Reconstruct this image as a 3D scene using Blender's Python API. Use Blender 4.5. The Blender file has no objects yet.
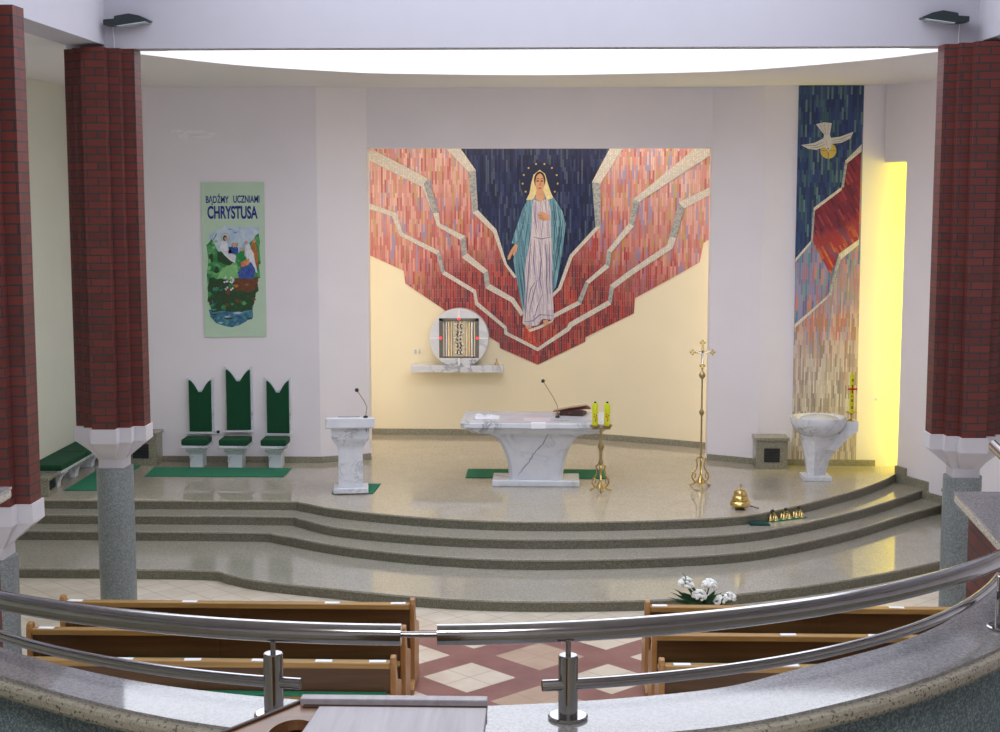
import bpy, bmesh, math, random
from mathutils import Vector, Matrix
random.seed(7)
PI = math.pi
SC = bpy.context.scene
COL = SC.collection

# ------------------------------------------------------------------ camera
H = 5.0                       # eye height above the nave floor
F, YH, VX = 1480.0, 195.0, 547.0
PITCH = math.atan((366 - YH) / F)
YAW = math.atan((VX - 500) / math.hypot(F, 366 - YH))
cam_d = bpy.data.cameras.new('camera')
cam_d.sensor_width = 36.0
cam_d.lens = F / 1000.0 * 36.0
cam_d.clip_end = 200
cam = bpy.data.objects.new('camera', cam_d)
COL.objects.link(cam)
cam.location = (0, 0, H)
cam.rotation_euler = (PI / 2 - PITCH, 0, YAW)
SC.camera = cam
FW = Vector((-math.sin(YAW) * math.cos(PITCH), math.cos(YAW) * math.cos(PITCH), -math.sin(PITCH)))
RT = Vector((math.cos(YAW), math.sin(YAW), 0))
UP = RT.cross(FW)

def P(px, py, z=None, d=None):
    """world point seen at a photo position, on the level z or the upright plane y = d"""
    v = FW * F + RT * (px - 500) + UP * (366 - py)
    t = (z - H) / v.z if z is not None else d / v.y
    return Vector((0, 0, H)) + v * t

# ------------------------------------------------------------------ light
w = bpy.data.worlds.new('daylight')
SC.world = w
w.use_nodes = True
bg = w.node_tree.nodes['Background']
bg.inputs['Color'].default_value = (0.86, 0.90, 1.0, 1)
bg.inputs['Strength'].default_value = 3.1
SC.view_settings.view_transform = 'Standard'
SC.view_settings.look = 'None'
SC.view_settings.exposure = 0.06
SC.view_settings.gamma = 1.0
SC.view_settings.use_curve_mapping = False

def area_light(name, loc, rot, sx, sy, power, color):
    l = bpy.data.lights.new(name, 'AREA')
    l.shape = 'RECTANGLE'
    l.size, l.size_y = sx, sy
    l.energy = power
    l.color = color
    o = bpy.data.objects.new(name, l)
    COL.objects.link(o)
    o.location = loc
    o.rotation_euler = rot
    return o

# warm lamp on the apse niche ceiling, behind the lintel, plus added side lights
area_light('niche_light', (-0.3, 25.15, 6.62), (math.radians(24), 0, 0), 5.0, 0.25, 48, (1.0, 0.91, 0.76))
area_light('niche_light', (-3.85, 26.0, 3.0), (PI / 2, 0, -math.radians(80)), 0.3, 4.6, 34, (1.0, 0.91, 0.76))  # unseen upright light added behind the left jamb to even the niche
area_light('niche_light', (3.4, 25.15, 3.0), (PI / 2, 0, math.radians(60)), 0.3, 4.6, 24, (1.0, 0.91, 0.76))  # same behind the right jamb, added for even light

area_light('loft_fill', (-0.3, 0.6, 8.1), (0, 0, 0), 3.0, 1.2, 210, (1.0, 0.96, 0.9))  # unseen fill added to brighten parapet face, coping and lectern

# ------------------------------------------------------------------ materials
def new_mat(name):
    m = bpy.data.materials.new(name)
    m.use_nodes = True
    nt = m.node_tree
    return m, nt, nt.nodes['Principled BSDF']

def N(nt, typ, **kw):
    n = nt.nodes.new(typ)
    for k, v in kw.items():
        if hasattr(n, k):
            setattr(n, k, v)
        else:
            n.inputs[k].default_value = v
    return n

def L(nt, a, b):
    nt.links.new(a, b)

def c4(c):
    return (c[0], c[1], c[2], 1)

def srgb(r, g, b):
    f = lambda v: (v / 255 / 12.92) if v / 255 <= 0.04045 else ((v / 255 + 0.055) / 1.055) ** 2.4
    return (f(r), f(g), f(b))

def ramp(nt, stops, fac=None, interp='LINEAR'):
    n = nt.nodes.new('ShaderNodeValToRGB')
    n.color_ramp.interpolation = interp
    els = n.color_ramp.elements
    while len(els) > 1:
        els.remove(els[-1])
    els[0].position = stops[0][0]
    els[0].color = c4(stops[0][1])
    for p, c in stops[1:]:
        e = els.new(p)
        e.color = c4(c)
    if fac is not None:
        L(nt, fac, n.inputs['Fac'])
    return n

def mixc(nt, fac, a, b, blend='MIX'):
    n = nt.nodes.new('ShaderNodeMix')
    n.data_type = 'RGBA'
    n.blend_type = blend
    for sock, v in ((n.inputs[0], fac), (n.inputs[6], a), (n.inputs[7], b)):
        if hasattr(v, 'links'):
            L(nt, v, sock)
        else:
            sock.default_value = v if isinstance(v, float) else c4(v)
    return n.outputs[2]

def obj_coords(nt):
    return nt.nodes.new('ShaderNodeTexCoord').outputs['Object']

def plain(name, col, rough=0.5, metal=0.0, var=0.06, scale=6.0, bump=0.0, spec=0.5):
    m, nt, b = new_mat(name)
    co = obj_coords(nt)
    n = N(nt, 'ShaderNodeTexNoise', Scale=scale, Detail=4.0)
    L(nt, co, n.inputs['Vector'])
    lo = tuple(max(0, c * (1 - var)) for c in col)
    hi = tuple(min(1, c * (1 + var)) for c in col)
    r = ramp(nt, [(0.3, lo), (0.7, hi)], n.outputs['Fac'])
    L(nt, r.outputs['Color'], b.inputs['Base Color'])
    b.inputs['Roughness'].default_value = rough
    b.inputs['Metallic'].default_value = metal
    b.inputs['Specular IOR Level'].default_value = spec
    if bump:
        n2 = N(nt, 'ShaderNodeTexNoise', Scale=scale * 12, Detail=3.0)
        L(nt, co, n2.inputs['Vector'])
        bp = N(nt, 'ShaderNodeBump', Strength=bump, Distance=0.01)
        L(nt, n2.outputs['Fac'], bp.inputs['Height'])
        L(nt, bp.outputs['Normal'], b.inputs['Normal'])
    return m

def granite(name, c1, c2, c3, scale=90.0, rough=0.15, joints=None, stops=(0.34, 0.75)):
    m, nt, b = new_mat(name)
    co = obj_coords(nt)
    v = N(nt, 'ShaderNodeTexVoronoi', Scale=scale)
    L(nt, co, v.inputs['Vector'])
    sep = nt.nodes.new('ShaderNodeSeparateColor')
    L(nt, v.outputs['Color'], sep.inputs['Color'])
    r = ramp(nt, [(0.0, c1), (stops[0], c2), (stops[1], c3)], sep.outputs[0], 'CONSTANT')
    n = N(nt, 'ShaderNodeTexNoise', Scale=2.5, Detail=3.0)
    L(nt, co, n.inputs['Vector'])
    n.outputs['Fac']
    col = mixc(nt, 0.25, r.outputs['Color'], ramp(nt, [(0.3, tuple(0.7 * x for x in c2)), (0.7, c2)], n.outputs['Fac']).outputs['Color'])
    if joints:
        bt = N(nt, 'ShaderNodeTexBrick', Scale=1.0)
        bt.offset = 0.5
        bt.inputs['Brick Width'].default_value = joints[0]
        bt.inputs['Row Height'].default_value = joints[1]
        bt.inputs['Mortar Size'].default_value = 0.004
        L(nt, co, bt.inputs['Vector'])
        col = mixc(nt, bt.outputs['Fac'], col, tuple(0.6 * x for x in c2))
    L(nt, col, b.inputs['Base Color'])
    b.inputs['Roughness'].default_value = rough
    b.inputs['Specular IOR Level'].default_value = 0.75 if rough < 0.1 else 0.5
    return m

def marble(name, base, vein, scale=1.6, rough=0.2, sharp=0.55):
    m, nt, b = new_mat(name)
    co = obj_coords(nt)
    mp = N(nt, 'ShaderNodeMapping')
    mp.inputs['Rotation'].default_value = (0.3, 0.7, 0.4)
    L(nt, co, mp.inputs['Vector'])
    n = N(nt, 'ShaderNodeTexNoise', Scale=scale, Detail=7.0, Roughness=0.6, Distortion=1.2)
    L(nt, mp.outputs['Vector'], n.inputs['Vector'])
    r = ramp(nt, [(0.0, base), (0.45, base), (0.5, vein), (0.53, base), (1.0, tuple(0.9 * x for x in base))], n.outputs['Fac'])
    n2 = N(nt, 'ShaderNodeTexNoise', Scale=scale * 0.8, Detail=3.0)
    L(nt, co, n2.inputs['Vector'])
    r2 = ramp(nt, [(0.45, (0, 0, 0)), (0.7, (1, 1, 1))], n2.outputs['Fac'])
    col = mixc(nt, r2.outputs['Color'], base, r.outputs['Color'])
    n3 = N(nt, 'ShaderNodeTexNoise', Scale=scale * 3, Detail=5.0)
    L(nt, co, n3.inputs['Vector'])
    r3 = ramp(nt, [(0.3, (0.86, 0.87, 0.9)), (0.7, (1, 1, 1))], n3.outputs['Fac'])
    col = mixc(nt, 1.0, col, r3.outputs['Color'], 'MULTIPLY')
    L(nt, col, b.inputs['Base Color'])
    b.inputs['Roughness'].default_value = rough
    return m

def brickwork(name, c1, c2, mortar, wv='x+y', bw=0.25, rh=0.088):
    m, nt, b = new_mat(name)
    co = obj_coords(nt)
    s = nt.nodes.new('ShaderNodeSeparateXYZ')
    L(nt, co, s.inputs[0])
    a = N(nt, 'ShaderNodeMath', operation='ADD')
    L(nt, s.outputs['X'], a.inputs[0])
    L(nt, s.outputs['Y'], a.inputs[1])
    cb = nt.nodes.new('ShaderNodeCombineXYZ')
    L(nt, a.outputs[0], cb.inputs['X'])
    L(nt, s.outputs['Z'], cb.inputs['Y'])
    bt = N(nt, 'ShaderNodeTexBrick', Scale=1.0)
    bt.inputs['Brick Width'].default_value = bw
    bt.inputs['Row Height'].default_value = rh
    bt.inputs['Mortar Size'].default_value = 0.008
    bt.inputs['Mortar Smooth'].default_value = 0.1
    bt.inputs['Color1'].default_value = c4(c1)
    bt.inputs['Color2'].default_value = c4(c2)
    bt.inputs['Mortar'].default_value = c4(mortar)
    L(nt, cb.outputs[0], bt.inputs['Vector'])
    L(nt, bt.outputs['Color'], b.inputs['Base Color'])
    b.inputs['Roughness'].default_value = 0.6
    bp = N(nt, 'ShaderNodeBump', Strength=0.4, Distance=0.006)
    bp.invert = True
    L(nt, bt.outputs['Fac'], bp.inputs['Height'])
    L(nt, bp.outputs['Normal'], b.inputs['Normal'])
    return m

def wood(name, c1, c2, axis='X', rough=0.4, scale=1.0):
    m, nt, b = new_mat(name)
    co = obj_coords(nt)
    mp = N(nt, 'ShaderNodeMapping')
    sc = {'X': (0.6, 9, 9), 'Y': (9, 0.6, 9), 'Z': (9, 9, 0.6)}[axis]
    mp.inputs['Scale'].default_value = tuple(scale * s for s in sc)
    L(nt, co, mp.inputs['Vector'])
    n = N(nt, 'ShaderNodeTexNoise', Scale=2.0, Detail=6.0, Roughness=0.6, Distortion=0.4)
    L(nt, mp.outputs['Vector'], n.inputs['Vector'])
    r = ramp(nt, [(0.3, c1), (0.7, c2)], n.outputs['Fac'])
    L(nt, r.outputs['Color'], b.inputs['Base Color'])
    b.inputs['Roughness'].default_value = rough
    return m

def emit(name, col, strength):
    m, nt, b = new_mat(name)
    b.inputs['Base Color'].default_value = c4(col)
    b.inputs['Emission Color'].default_value = c4(col)
    b.inputs['Emission Strength'].default_value = strength
    return m

def mramp(nt, val, lo, hi):
    r = N(nt, 'ShaderNodeMapRange')
    r.inputs['From Min'].default_value = lo
    r.inputs['From Max'].default_value = hi
    L(nt, val, r.inputs['Value'])
    return r.outputs[0]

def madd(nt, a, b, op='ADD'):
    n = N(nt, 'ShaderNodeMath', operation=op)
    for i, v in enumerate((a, b)):
        if hasattr(v, 'links'):
            L(nt, v, n.inputs[i])
        else:
            n.inputs[i].default_value = v
    return n.outputs[0]

def tess(nt, co, width, length, axis_tilt=0.0):
    """random grey value per tessera; strips run along z"""
    s = nt.nodes.new('ShaderNodeSeparateXYZ')
    L(nt, co, s.inputs[0])
    cb = nt.nodes.new('ShaderNodeCombineXYZ')
    L(nt, s.outputs['Z'], cb.inputs['X'])
    L(nt, s.outputs['X'], cb.inputs['Y'])
    mp = N(nt, 'ShaderNodeMapping')
    mp.inputs['Rotation'].default_value = (0, 0, axis_tilt)
    L(nt, cb.outputs[0], mp.inputs['Vector'])
    bt = N(nt, 'ShaderNodeTexBrick', Scale=1.0)
    bt.offset = 0.37
    bt.offset_frequency = 2
    bt.inputs['Brick Width'].default_value = length
    bt.inputs['Row Height'].default_value = width
    bt.inputs['Mortar Size'].default_value = width * 0.06
    bt.inputs['Color1'].default_value = (0, 0, 0, 1)
    bt.inputs['Color2'].default_value = (1, 1, 1, 1)
    bt.inputs['Mortar'].default_value = (0.3, 0.3, 0.3, 1)
    L(nt, mp.outputs['Vector'], bt.inputs['Vector'])
    return bt, s

def mosaic_mat(name, lists, gradient, width=0.045, length=0.34, rough=0.35, tilt=0.0, mortar=(0.38, 0.33, 0.32)):
    """lists: one list of colours per stop; gradient(nt, sep) -> list of factors mixing one list into the next"""
    m, nt, b = new_mat(name)
    co = obj_coords(nt)
    bt, s = tess(nt, co, width, length, tilt)
    facs = gradient(nt, s, co) if gradient else []
    col = None
    for i, cols in enumerate(lists):
        k = len(cols)
        r = ramp(nt, [(j / k, c) for j, c in enumerate(cols)], bt.outputs['Color'], 'CONSTANT').outputs['Color']
        col = r if col is None else mixc(nt, facs[i - 1], col, r)
    col = mixc(nt, bt.outputs['Fac'], col, mortar)
    L(nt, col, b.inputs['Base Color'])
    b.inputs['Roughness'].default_value = rough
    return m

M = {}
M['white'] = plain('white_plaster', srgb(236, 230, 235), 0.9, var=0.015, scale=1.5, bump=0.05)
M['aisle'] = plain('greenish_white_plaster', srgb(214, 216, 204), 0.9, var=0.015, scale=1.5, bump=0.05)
M['cream'] = plain('cream_plaster', srgb(240, 228, 198), 0.9, var=0.015, scale=1.5, bump=0.05)
M['ceil'] = plain('ceiling_paint', srgb(230, 227, 228), 0.95, var=0.01)
M['beam'] = plain('beam_paint', srgb(184, 182, 192), 0.95, var=0.01)
M['patch'] = plain('rough_plaster', srgb(244, 240, 246), 0.9, var=0.03, scale=14, bump=0.5)
M['brick'] = brickwork('red_brick', srgb(102, 38, 29), srgb(82, 30, 23), srgb(34, 38, 42))
M['capital'] = plain('white_capital_paint', srgb(196, 193, 199), 0.6, var=0.01)
M['shaft'] = granite('grey_granite_shaft', srgb(98, 104, 106), srgb(120, 127, 129), srgb(140, 147, 148), 110, 0.35)
M['riser'] = granite('olive_granite_riser', srgb(88, 86, 72), srgb(112, 110, 94), srgb(134, 130, 112), 100, 0.35)
M['tread'] = granite('polished_granite_tread', srgb(142, 138, 126), srgb(162, 157, 144), srgb(178, 173, 160), 100, 0.08)
M['platform'] = granite('polished_granite_floor', srgb(156, 148, 134), srgb(180, 171, 154), srgb(194, 186, 170), 100, 0.035)
M['skirt'] = granite('granite_skirting', srgb(124, 120, 104), srgb(146, 142, 124), srgb(162, 158, 140), 100, 0.25)
M['coping'] = granite('pale_granite_coping', srgb(134, 134, 136), srgb(160, 160, 164), srgb(176, 176, 182), 150, 0.05)
M['nosing'] = granite('speckled_granite_nosing', srgb(96, 94, 84), srgb(176, 172, 160), srgb(190, 187, 176), 130, 0.25, stops=(0.1, 0.6))
M['marmo'] = granite('blue_grey_chip_plaster', srgb(92, 114, 126), srgb(122, 144, 154), srgb(166, 182, 188), 150, 0.7)
M['marble'] = marble('white_marble', srgb(224, 226, 232), srgb(118, 122, 132), 1.5, 0.2)
M['marble_v'] = marble('veined_marble', srgb(226, 228, 234), srgb(96, 100, 112), 3.2, 0.2)
def altar_marble():
    m = marble('altar_marble', srgb(222, 224, 230), srgb(150, 152, 162), 1.2, 0.2)
    nt = m.node_tree
    b = nt.nodes['Principled BSDF']
    src = b.inputs['Base Color'].links[0].from_socket
    co = obj_coords(nt)
    s = nt.nodes.new('ShaderNodeSeparateXYZ')
    L(nt, co, s.inputs[0])
    n = N(nt, 'ShaderNodeTexNoise', Scale=7.0, Detail=5.0)
    L(nt, co, n.inputs['Vector'])
    wob = madd(nt, madd(nt, n.outputs['Fac'], 0.5, 'SUBTRACT'), 0.12, 'MULTIPLY')
    v = madd(nt, madd(nt, s.outputs['X'], madd(nt, madd(nt, s.outputs['Z'], 0.72, 'MULTIPLY'), -0.393), 'SUBTRACT'), wob)
    d = mramp(nt, madd(nt, v, 0.0, 'ABSOLUTE'), 0.016, 0.002)
    up = mramp(nt, s.outputs['Z'], 0.14, 0.25)
    col = mixc(nt, madd(nt, madd(nt, d, up, 'MULTIPLY'), 0.75, 'MULTIPLY'), src, srgb(84, 86, 96))
    L(nt, col, b.inputs['Base Color'])
    return m
M['marble_altar'] = altar_marble()
M['wood'] = wood('oak_varnish', srgb(142, 106, 58), srgb(182, 144, 86), 'X', 0.35)
M['woodz'] = wood('oak_end_panel', srgb(140, 94, 48), srgb(184, 136, 80), 'Z', 0.35)
M['wooddark'] = wood('brown_back_panel', srgb(80, 50, 26), srgb(108, 72, 40), 'X', 0.4)
M['walnut'] = wood('walnut_frame', srgb(104, 70, 46), srgb(148, 108, 76), 'X', 0.35)
M['walnutdark'] = plain('dark_walnut', srgb(60, 38, 28), 0.5, var=0.2)
M['greyboard'] = wood('grey_lavender_board', srgb(140, 136, 148), srgb(166, 162, 174), 'Y', 0.35, 2.0)
M['steel'] = plain('brushed_steel', (0.44, 0.44, 0.46), 0.15, 1.0, var=0.04, scale=20)
M['gold'] = plain('polished_brass', srgb(214, 188, 124), 0.26, 1.0, var=0.1, scale=20)
M['brassdull'] = plain('aged_brass', srgb(172, 152, 112), 0.32, 1.0, var=0.15, scale=20)
M['silver'] = plain('silvered_metal', (0.72, 0.68, 0.62), 0.15, 1.0, var=0.1, scale=20)
M['leafgold'] = plain('bright_gilt_metal', srgb(236, 218, 178), 0.38, 0.85, var=0.06, scale=8)
M['paleleaf'] = plain('gilt_glint_pale', srgb(240, 228, 204), 0.3, 0.4, var=0.04)
M['silverleaf'] = plain('silver_leaf_and_glint', srgb(240, 240, 240), 0.25, 0.6, var=0.04)
M['framegrey'] = plain('grey_frame_metal', srgb(120, 118, 112), 0.4, 0.5)
M['darkmetal'] = plain('dark_metal', (0.02, 0.022, 0.024), 0.35, 0.6)
M['velvet'] = plain('dark_green_velvet', srgb(10, 70, 42), 0.95, var=0.12, scale=5)
M['carpet'] = plain('green_carpet', srgb(40, 124, 92), 0.95, var=0.1, scale=30, bump=0.3)
M['darkcloth'] = plain('dark_green_cloth', srgb(10, 60, 56), 0.9, var=0.2)
M['white_cloth'] = plain('white_linen', srgb(236, 236, 242), 0.9, var=0.02)
M['grey_cloth'] = plain('grey_rose_cloth', srgb(206, 196, 202), 0.9, var=0.04)
M['paper'] = plain('white_paper', srgb(240, 240, 246), 0.8, var=0.01)
M['blackplastic'] = plain('black_plastic', (0.012, 0.012, 0.013), 0.4)
M['lampbody'] = plain('dark_green_lamp_housing', srgb(26, 40, 42), 0.4, var=0.1)
M['glass_face'] = plain('pale_lamp_glass', srgb(176, 190, 194), 0.15, var=0.03)
M['whiteplastic'] = plain('white_plastic', srgb(232, 230, 230), 0.4, var=0.01)
M['wax'] = plain('yellow_green_wax', srgb(206, 214, 24), 0.35, var=0.06)
M['redwax'] = plain('red_wax', srgb(190, 26, 30), 0.5, var=0.1)
M['redleather'] = plain('dark_red_leather', srgb(120, 26, 30), 0.4, var=0.1)
M['pages'] = plain('page_edges', srgb(196, 180, 140), 0.7, var=0.08, scale=60)
M['leaf'] = plain('dark_leaf', srgb(26, 74, 40), 0.5, var=0.3, scale=12)
M['petal'] = plain('white_petal', srgb(236, 238, 236), 0.7, var=0.04)
M['vase'] = plain('clay_vase', srgb(120, 84, 60), 0.5, var=0.1)
M['grille'] = plain('dark_grille', srgb(48, 50, 52), 0.5, 0.3, var=0.1)
M['redled'] = emit('red_signal_light', (1.0, 0.05, 0.06), 1.3)
M['yellowglass'] = emit('yellow_window_glass', (1.0, 0.86, 0.0), 8.5)
M['frame'] = plain('window_frame_paint', srgb(120, 116, 100), 0.5)

# nave tiles: diagonal tiles with a red lattice down the aisle
def tiles():
    m, nt, b = new_mat('nave_tiles')
    co = obj_coords(nt)
    mp = N(nt, 'ShaderNodeMapping')
    mp.inputs['Rotation'].default_value = (0, 0, PI / 4)
    L(nt, co, mp.inputs['Vector'])
    s = nt.nodes.new('ShaderNodeSeparateXYZ')
    L(nt, mp.outputs['Vector'], s.inputs[0])
    T = TILE
    cells = []
    for ax in ('X', 'Y'):
        off = madd(nt, madd(nt, s.outputs[ax], TOFF[ax]), 1 / T, 'MULTIPLY')
        fl = madd(nt, off, 0.0, 'FLOOR')
        frac = madd(nt, off, fl, 'SUBTRACT')
        e = madd(nt, madd(nt, frac, 0.5, 'SUBTRACT'), 0.0, 'ABSOLUTE')
        joint = madd(nt, e, 0.49, 'GREATER_THAN')
        mod = madd(nt, fl, 3.0, 'FLOORED_MODULO')
        red = madd(nt, mod, 1.5, 'GREATER_THAN')
        blk = madd(nt, madd(nt, madd(nt, fl, 1 / 3.0, 'MULTIPLY'), 0.001), 0.0, 'FLOOR')
        cells.append((joint, red, blk, fl))
    joint = madd(nt, cells[0][0], cells[1][0], 'MAXIMUM')
    red = madd(nt, cells[0][1], cells[1][1], 'MAXIMUM')
    w0 = nt.nodes.new('ShaderNodeSeparateXYZ')
    L(nt, co, w0.inputs[0])
    xa = madd(nt, madd(nt, w0.outputs['X'], -AX0), 0.0, 'ABSOLUTE')
    zone = madd(nt, madd(nt, xa, 1.6, 'LESS_THAN'), madd(nt, w0.outputs['Y'], 16.62, 'LESS_THAN'), 'MULTIPLY')
    red = madd(nt, red, zone, 'MULTIPLY')
    tan = madd(nt, madd(nt, madd(nt, madd(nt, cells[0][2], cells[1][2]), -float(MIDB)), 0.0, 'ABSOLUTE'), zone, 'MULTIPLY')
    tan = madd(nt, zone, madd(nt, tan, 0.5, 'LESS_THAN'), 'MULTIPLY')
    n = N(nt, 'ShaderNodeTexNoise', Scale=3.0, Detail=5.0)
    L(nt, co, n.inputs['Vector'])
    base = ramp(nt, [(0.3, srgb(196, 184, 166)), (0.7, srgb(214, 204, 188))], n.outputs['Fac']).outputs['Color']
    tanc = ramp(nt, [(0.3, srgb(172, 146, 126)), (0.7, srgb(186, 162, 142))], n.outputs['Fac']).outputs['Color']
    redc = ramp(nt, [(0.3, srgb(122, 82, 79)), (0.7, srgb(140, 99, 95))], n.outputs['Fac']).outputs['Color']
    col = mixc(nt, tan, base, tanc)
    col = mixc(nt, red, col, redc)
    col = mixc(nt, joint, col, srgb(128, 112, 100))
    L(nt, col, b.inputs['Base Color'])
    b.inputs['Roughness'].default_value = 0.3
    return m
AX0 = -0.06
TILE = 0.345
# lattice diamond centred on (AX0, 14.5): rotated coords of the centre
_c, _s = math.cos(PI / 4), math.sin(PI / 4)
_cx, _cy = _c * AX0 - _s * 15.69, _s * AX0 + _c * 15.69
TOFF = {'X': TILE - _cx % (3 * TILE), 'Y': TILE - _cy % (3 * TILE)}
MIDB = math.floor((_cx + TOFF['X']) / (3 * TILE) + 1e-4) + math.floor((_cy + TOFF['Y']) / (3 * TILE) + 1e-4)
M['tiles'] = tiles()

# mosaic colours
PINK = [srgb(*c) for c in ((226, 168, 158), (214, 144, 136), (232, 184, 170), (176, 160, 190), (222, 156, 146), (206, 170, 120), (238, 196, 184), (196, 110, 104), (218, 150, 140), (228, 176, 164))]
ROSE = [srgb(*c) for c in ((206, 120, 110), (184, 72, 70), (214, 140, 126), (158, 132, 166), (196, 100, 90), (196, 140, 84), (170, 44, 54), (210, 128, 118), (190, 84, 76), (222, 160, 148))]
DEEP = [srgb(*c) for c in ((150, 36, 40), (172, 52, 46), (120, 24, 36), (190, 66, 52), (140, 30, 38), (104, 30, 44), (180, 84, 64), (158, 40, 40), (130, 60, 66), (168, 44, 42))]
NAVY = [srgb(*c) for c in ((30, 38, 74), (40, 50, 94), (26, 32, 62), (54, 66, 104), (34, 42, 82), (72, 84, 108), (28, 36, 70), (36, 48, 90), (44, 54, 88))]
BAND = [srgb(*c) for c in ((226, 218, 204), (218, 212, 202), (210, 208, 204), (234, 226, 210), (220, 212, 194))]
BANDG = [srgb(*c) for c in ((168, 172, 172), (150, 158, 160), (186, 184, 178), (136, 150, 156), (176, 176, 170))]

def red_grad(nt, s, co):
    # dark red towards the tip, rose then pink towards the upper outer corners
    xa = madd(nt, madd(nt, s.outputs['X'], 0.17), 0.0, 'ABSOLUTE')
    n = N(nt, 'ShaderNodeTexNoise', Scale=1.6, Detail=2.0)
    L(nt, co, n.inputs['Vector'])
    v = madd(nt, s.outputs['Z'], madd(nt, xa, 0.65, 'MULTIPLY'))
    v = madd(nt, v, madd(nt, madd(nt, n.outputs['Fac'], 0.5, 'SUBTRACT'), 1.3, 'MULTIPLY'))
    return [mramp(nt, v, 4.1, 5.2), mramp(nt, v, 5.1, 6.6)]
M['m_red'] = mosaic_mat('red_flame_tesserae', [DEEP, ROSE, PINK], red_grad, 0.032, 0.24)
M['m_navy'] = mosaic_mat('navy_tesserae', [NAVY], None, 0.034, 0.22, mortar=(0.02, 0.025, 0.05))
M['m_band'] = mosaic_mat('stone_band_tesserae', [BAND], None, 0.03, 0.03, 0.4)
M['m_bandg'] = mosaic_mat('grey_band_tesserae', [BANDG], None, 0.03, 0.03, 0.4)

def streaks(name, cols, tilt=0.1, width=0.02, length=0.3):
    return mosaic_mat(name, [[srgb(*c) for c in cols]], None, width, length, 0.4, tilt)
M['m_teal'] = streaks('teal_mantle_tesserae', ((88, 146, 164), (108, 164, 182), (74, 128, 152), (134, 180, 194), (96, 154, 174)))
M['m_tealdark'] = plain('dark_teal_tesserae', srgb(44, 92, 110), 0.4, var=0.15, scale=20)
M['m_robe'] = streaks('lavender_robe_tesserae', ((200, 190, 204), (216, 206, 214), (186, 176, 198), (222, 210, 212), (206, 194, 208)))
M['m_robedark'] = plain('violet_fold_tesserae', srgb(128, 116, 152), 0.4, var=0.12, scale=20)
M['m_robelight'] = plain('pale_fold_tesserae', srgb(226, 218, 222), 0.4, var=0.05, scale=20)
M['m_veil'] = plain('cream_veil_tesserae', srgb(226, 210, 156), 0.4, var=0.1, scale=20)
M['m_skin'] = plain('skin_tesserae', srgb(212, 160, 124), 0.4, var=0.08, scale=20)
M['m_skindark'] = plain('skin_shade_tesserae', srgb(150, 88, 66), 0.4, var=0.08, scale=20)
M['m_hair'] = plain('brown_hair_tesserae', srgb(60, 36, 30), 0.4, var=0.1, scale=20)
M['m_lip'] = plain('lip_tesserae', srgb(150, 60, 56), 0.4)
M['m_star'] = plain('gold_star_tesserae', srgb(206, 176, 84), 0.35, var=0.1, scale=20)
M['m_dark'] = plain('dark_halo_tesserae', srgb(30, 37, 70), 0.4, var=0.15, scale=20)
M['m_orange'] = streaks('orange_tesserae', ((196, 60, 36), (214, 84, 44), (180, 40, 34), (222, 110, 60)), 0.0, 0.03, 0.2)
M['m_dovewhite'] = plain('white_dove_tesserae', srgb(216, 212, 204), 0.4, var=0.05, scale=20)
M['m_dovegrey'] = plain('grey_feather_tesserae', srgb(120, 116, 112), 0.4, var=0.05, scale=20)
M['m_host'] = plain('golden_host_tesserae', srgb(212, 182, 84), 0.4, var=0.1, scale=20)

BLUEG = [srgb(*c) for c in ((44, 66, 116), (54, 82, 128), (34, 50, 92), (74, 106, 122), (46, 76, 112), (62, 96, 104), (32, 46, 98), (96, 126, 130), (40, 62, 122))]
LILAC = [srgb(*c) for c in ((122, 126, 170), (146, 132, 176), (84, 140, 166), (170, 120, 140), (108, 110, 158), (204, 134, 118), (120, 156, 160), (150, 146, 186))]
CORAL = [srgb(*c) for c in ((200, 140, 128), (160, 150, 180), (190, 120, 110), (196, 160, 150), (138, 140, 170), (168, 128, 96), (206, 170, 160))]
SAND = [srgb(*c) for c in ((190, 178, 168), (204, 194, 186), (168, 156, 152), (216, 208, 200), (178, 160, 150), (150, 140, 140), (206, 196, 190))]
CRIM = [srgb(*c) for c in ((112, 28, 54), (132, 40, 62), (92, 24, 50), (150, 56, 70), (104, 36, 70), (124, 30, 46))]
ORNG = [srgb(*c) for c in ((204, 84, 52), (190, 60, 46), (216, 112, 64), (170, 50, 54), (150, 90, 120), (222, 130, 76))]

def z_grad(*stops):
    def g(nt, s, co):
        n = N(nt, 'ShaderNodeTexNoise', Scale=1.8, Detail=3.0)
        L(nt, co, n.inputs['Vector'])
        v = madd(nt, s.outputs['Z'], madd(nt, madd(nt, n.outputs['Fac'], 0.5, 'SUBTRACT'), 1.2, 'MULTIPLY'))
        return [mramp(nt, v, hi, lo) for hi, lo in stops]
    return g
M['m_blue'] = mosaic_mat('blue_green_tesserae', [BLUEG], None, 0.034, 0.2, mortar=(0.03, 0.05, 0.07))
M['m_lower'] = mosaic_mat('pale_lower_tesserae', [LILAC, CORAL, SAND], z_grad((3.9, 3.1), (2.9, 1.9)), 0.025, 0.22, 0.25)
M['m_lilac'] = mosaic_mat('lilac_tesserae', [LILAC], None, 0.036, 0.26)
M['m_crim'] = mosaic_mat('crimson_tesserae', [CRIM, ORNG], z_grad((4.6, 3.9)), 0.036, 0.2, 0.35, 0.5, mortar=(0.12, 0.04, 0.05))

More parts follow.
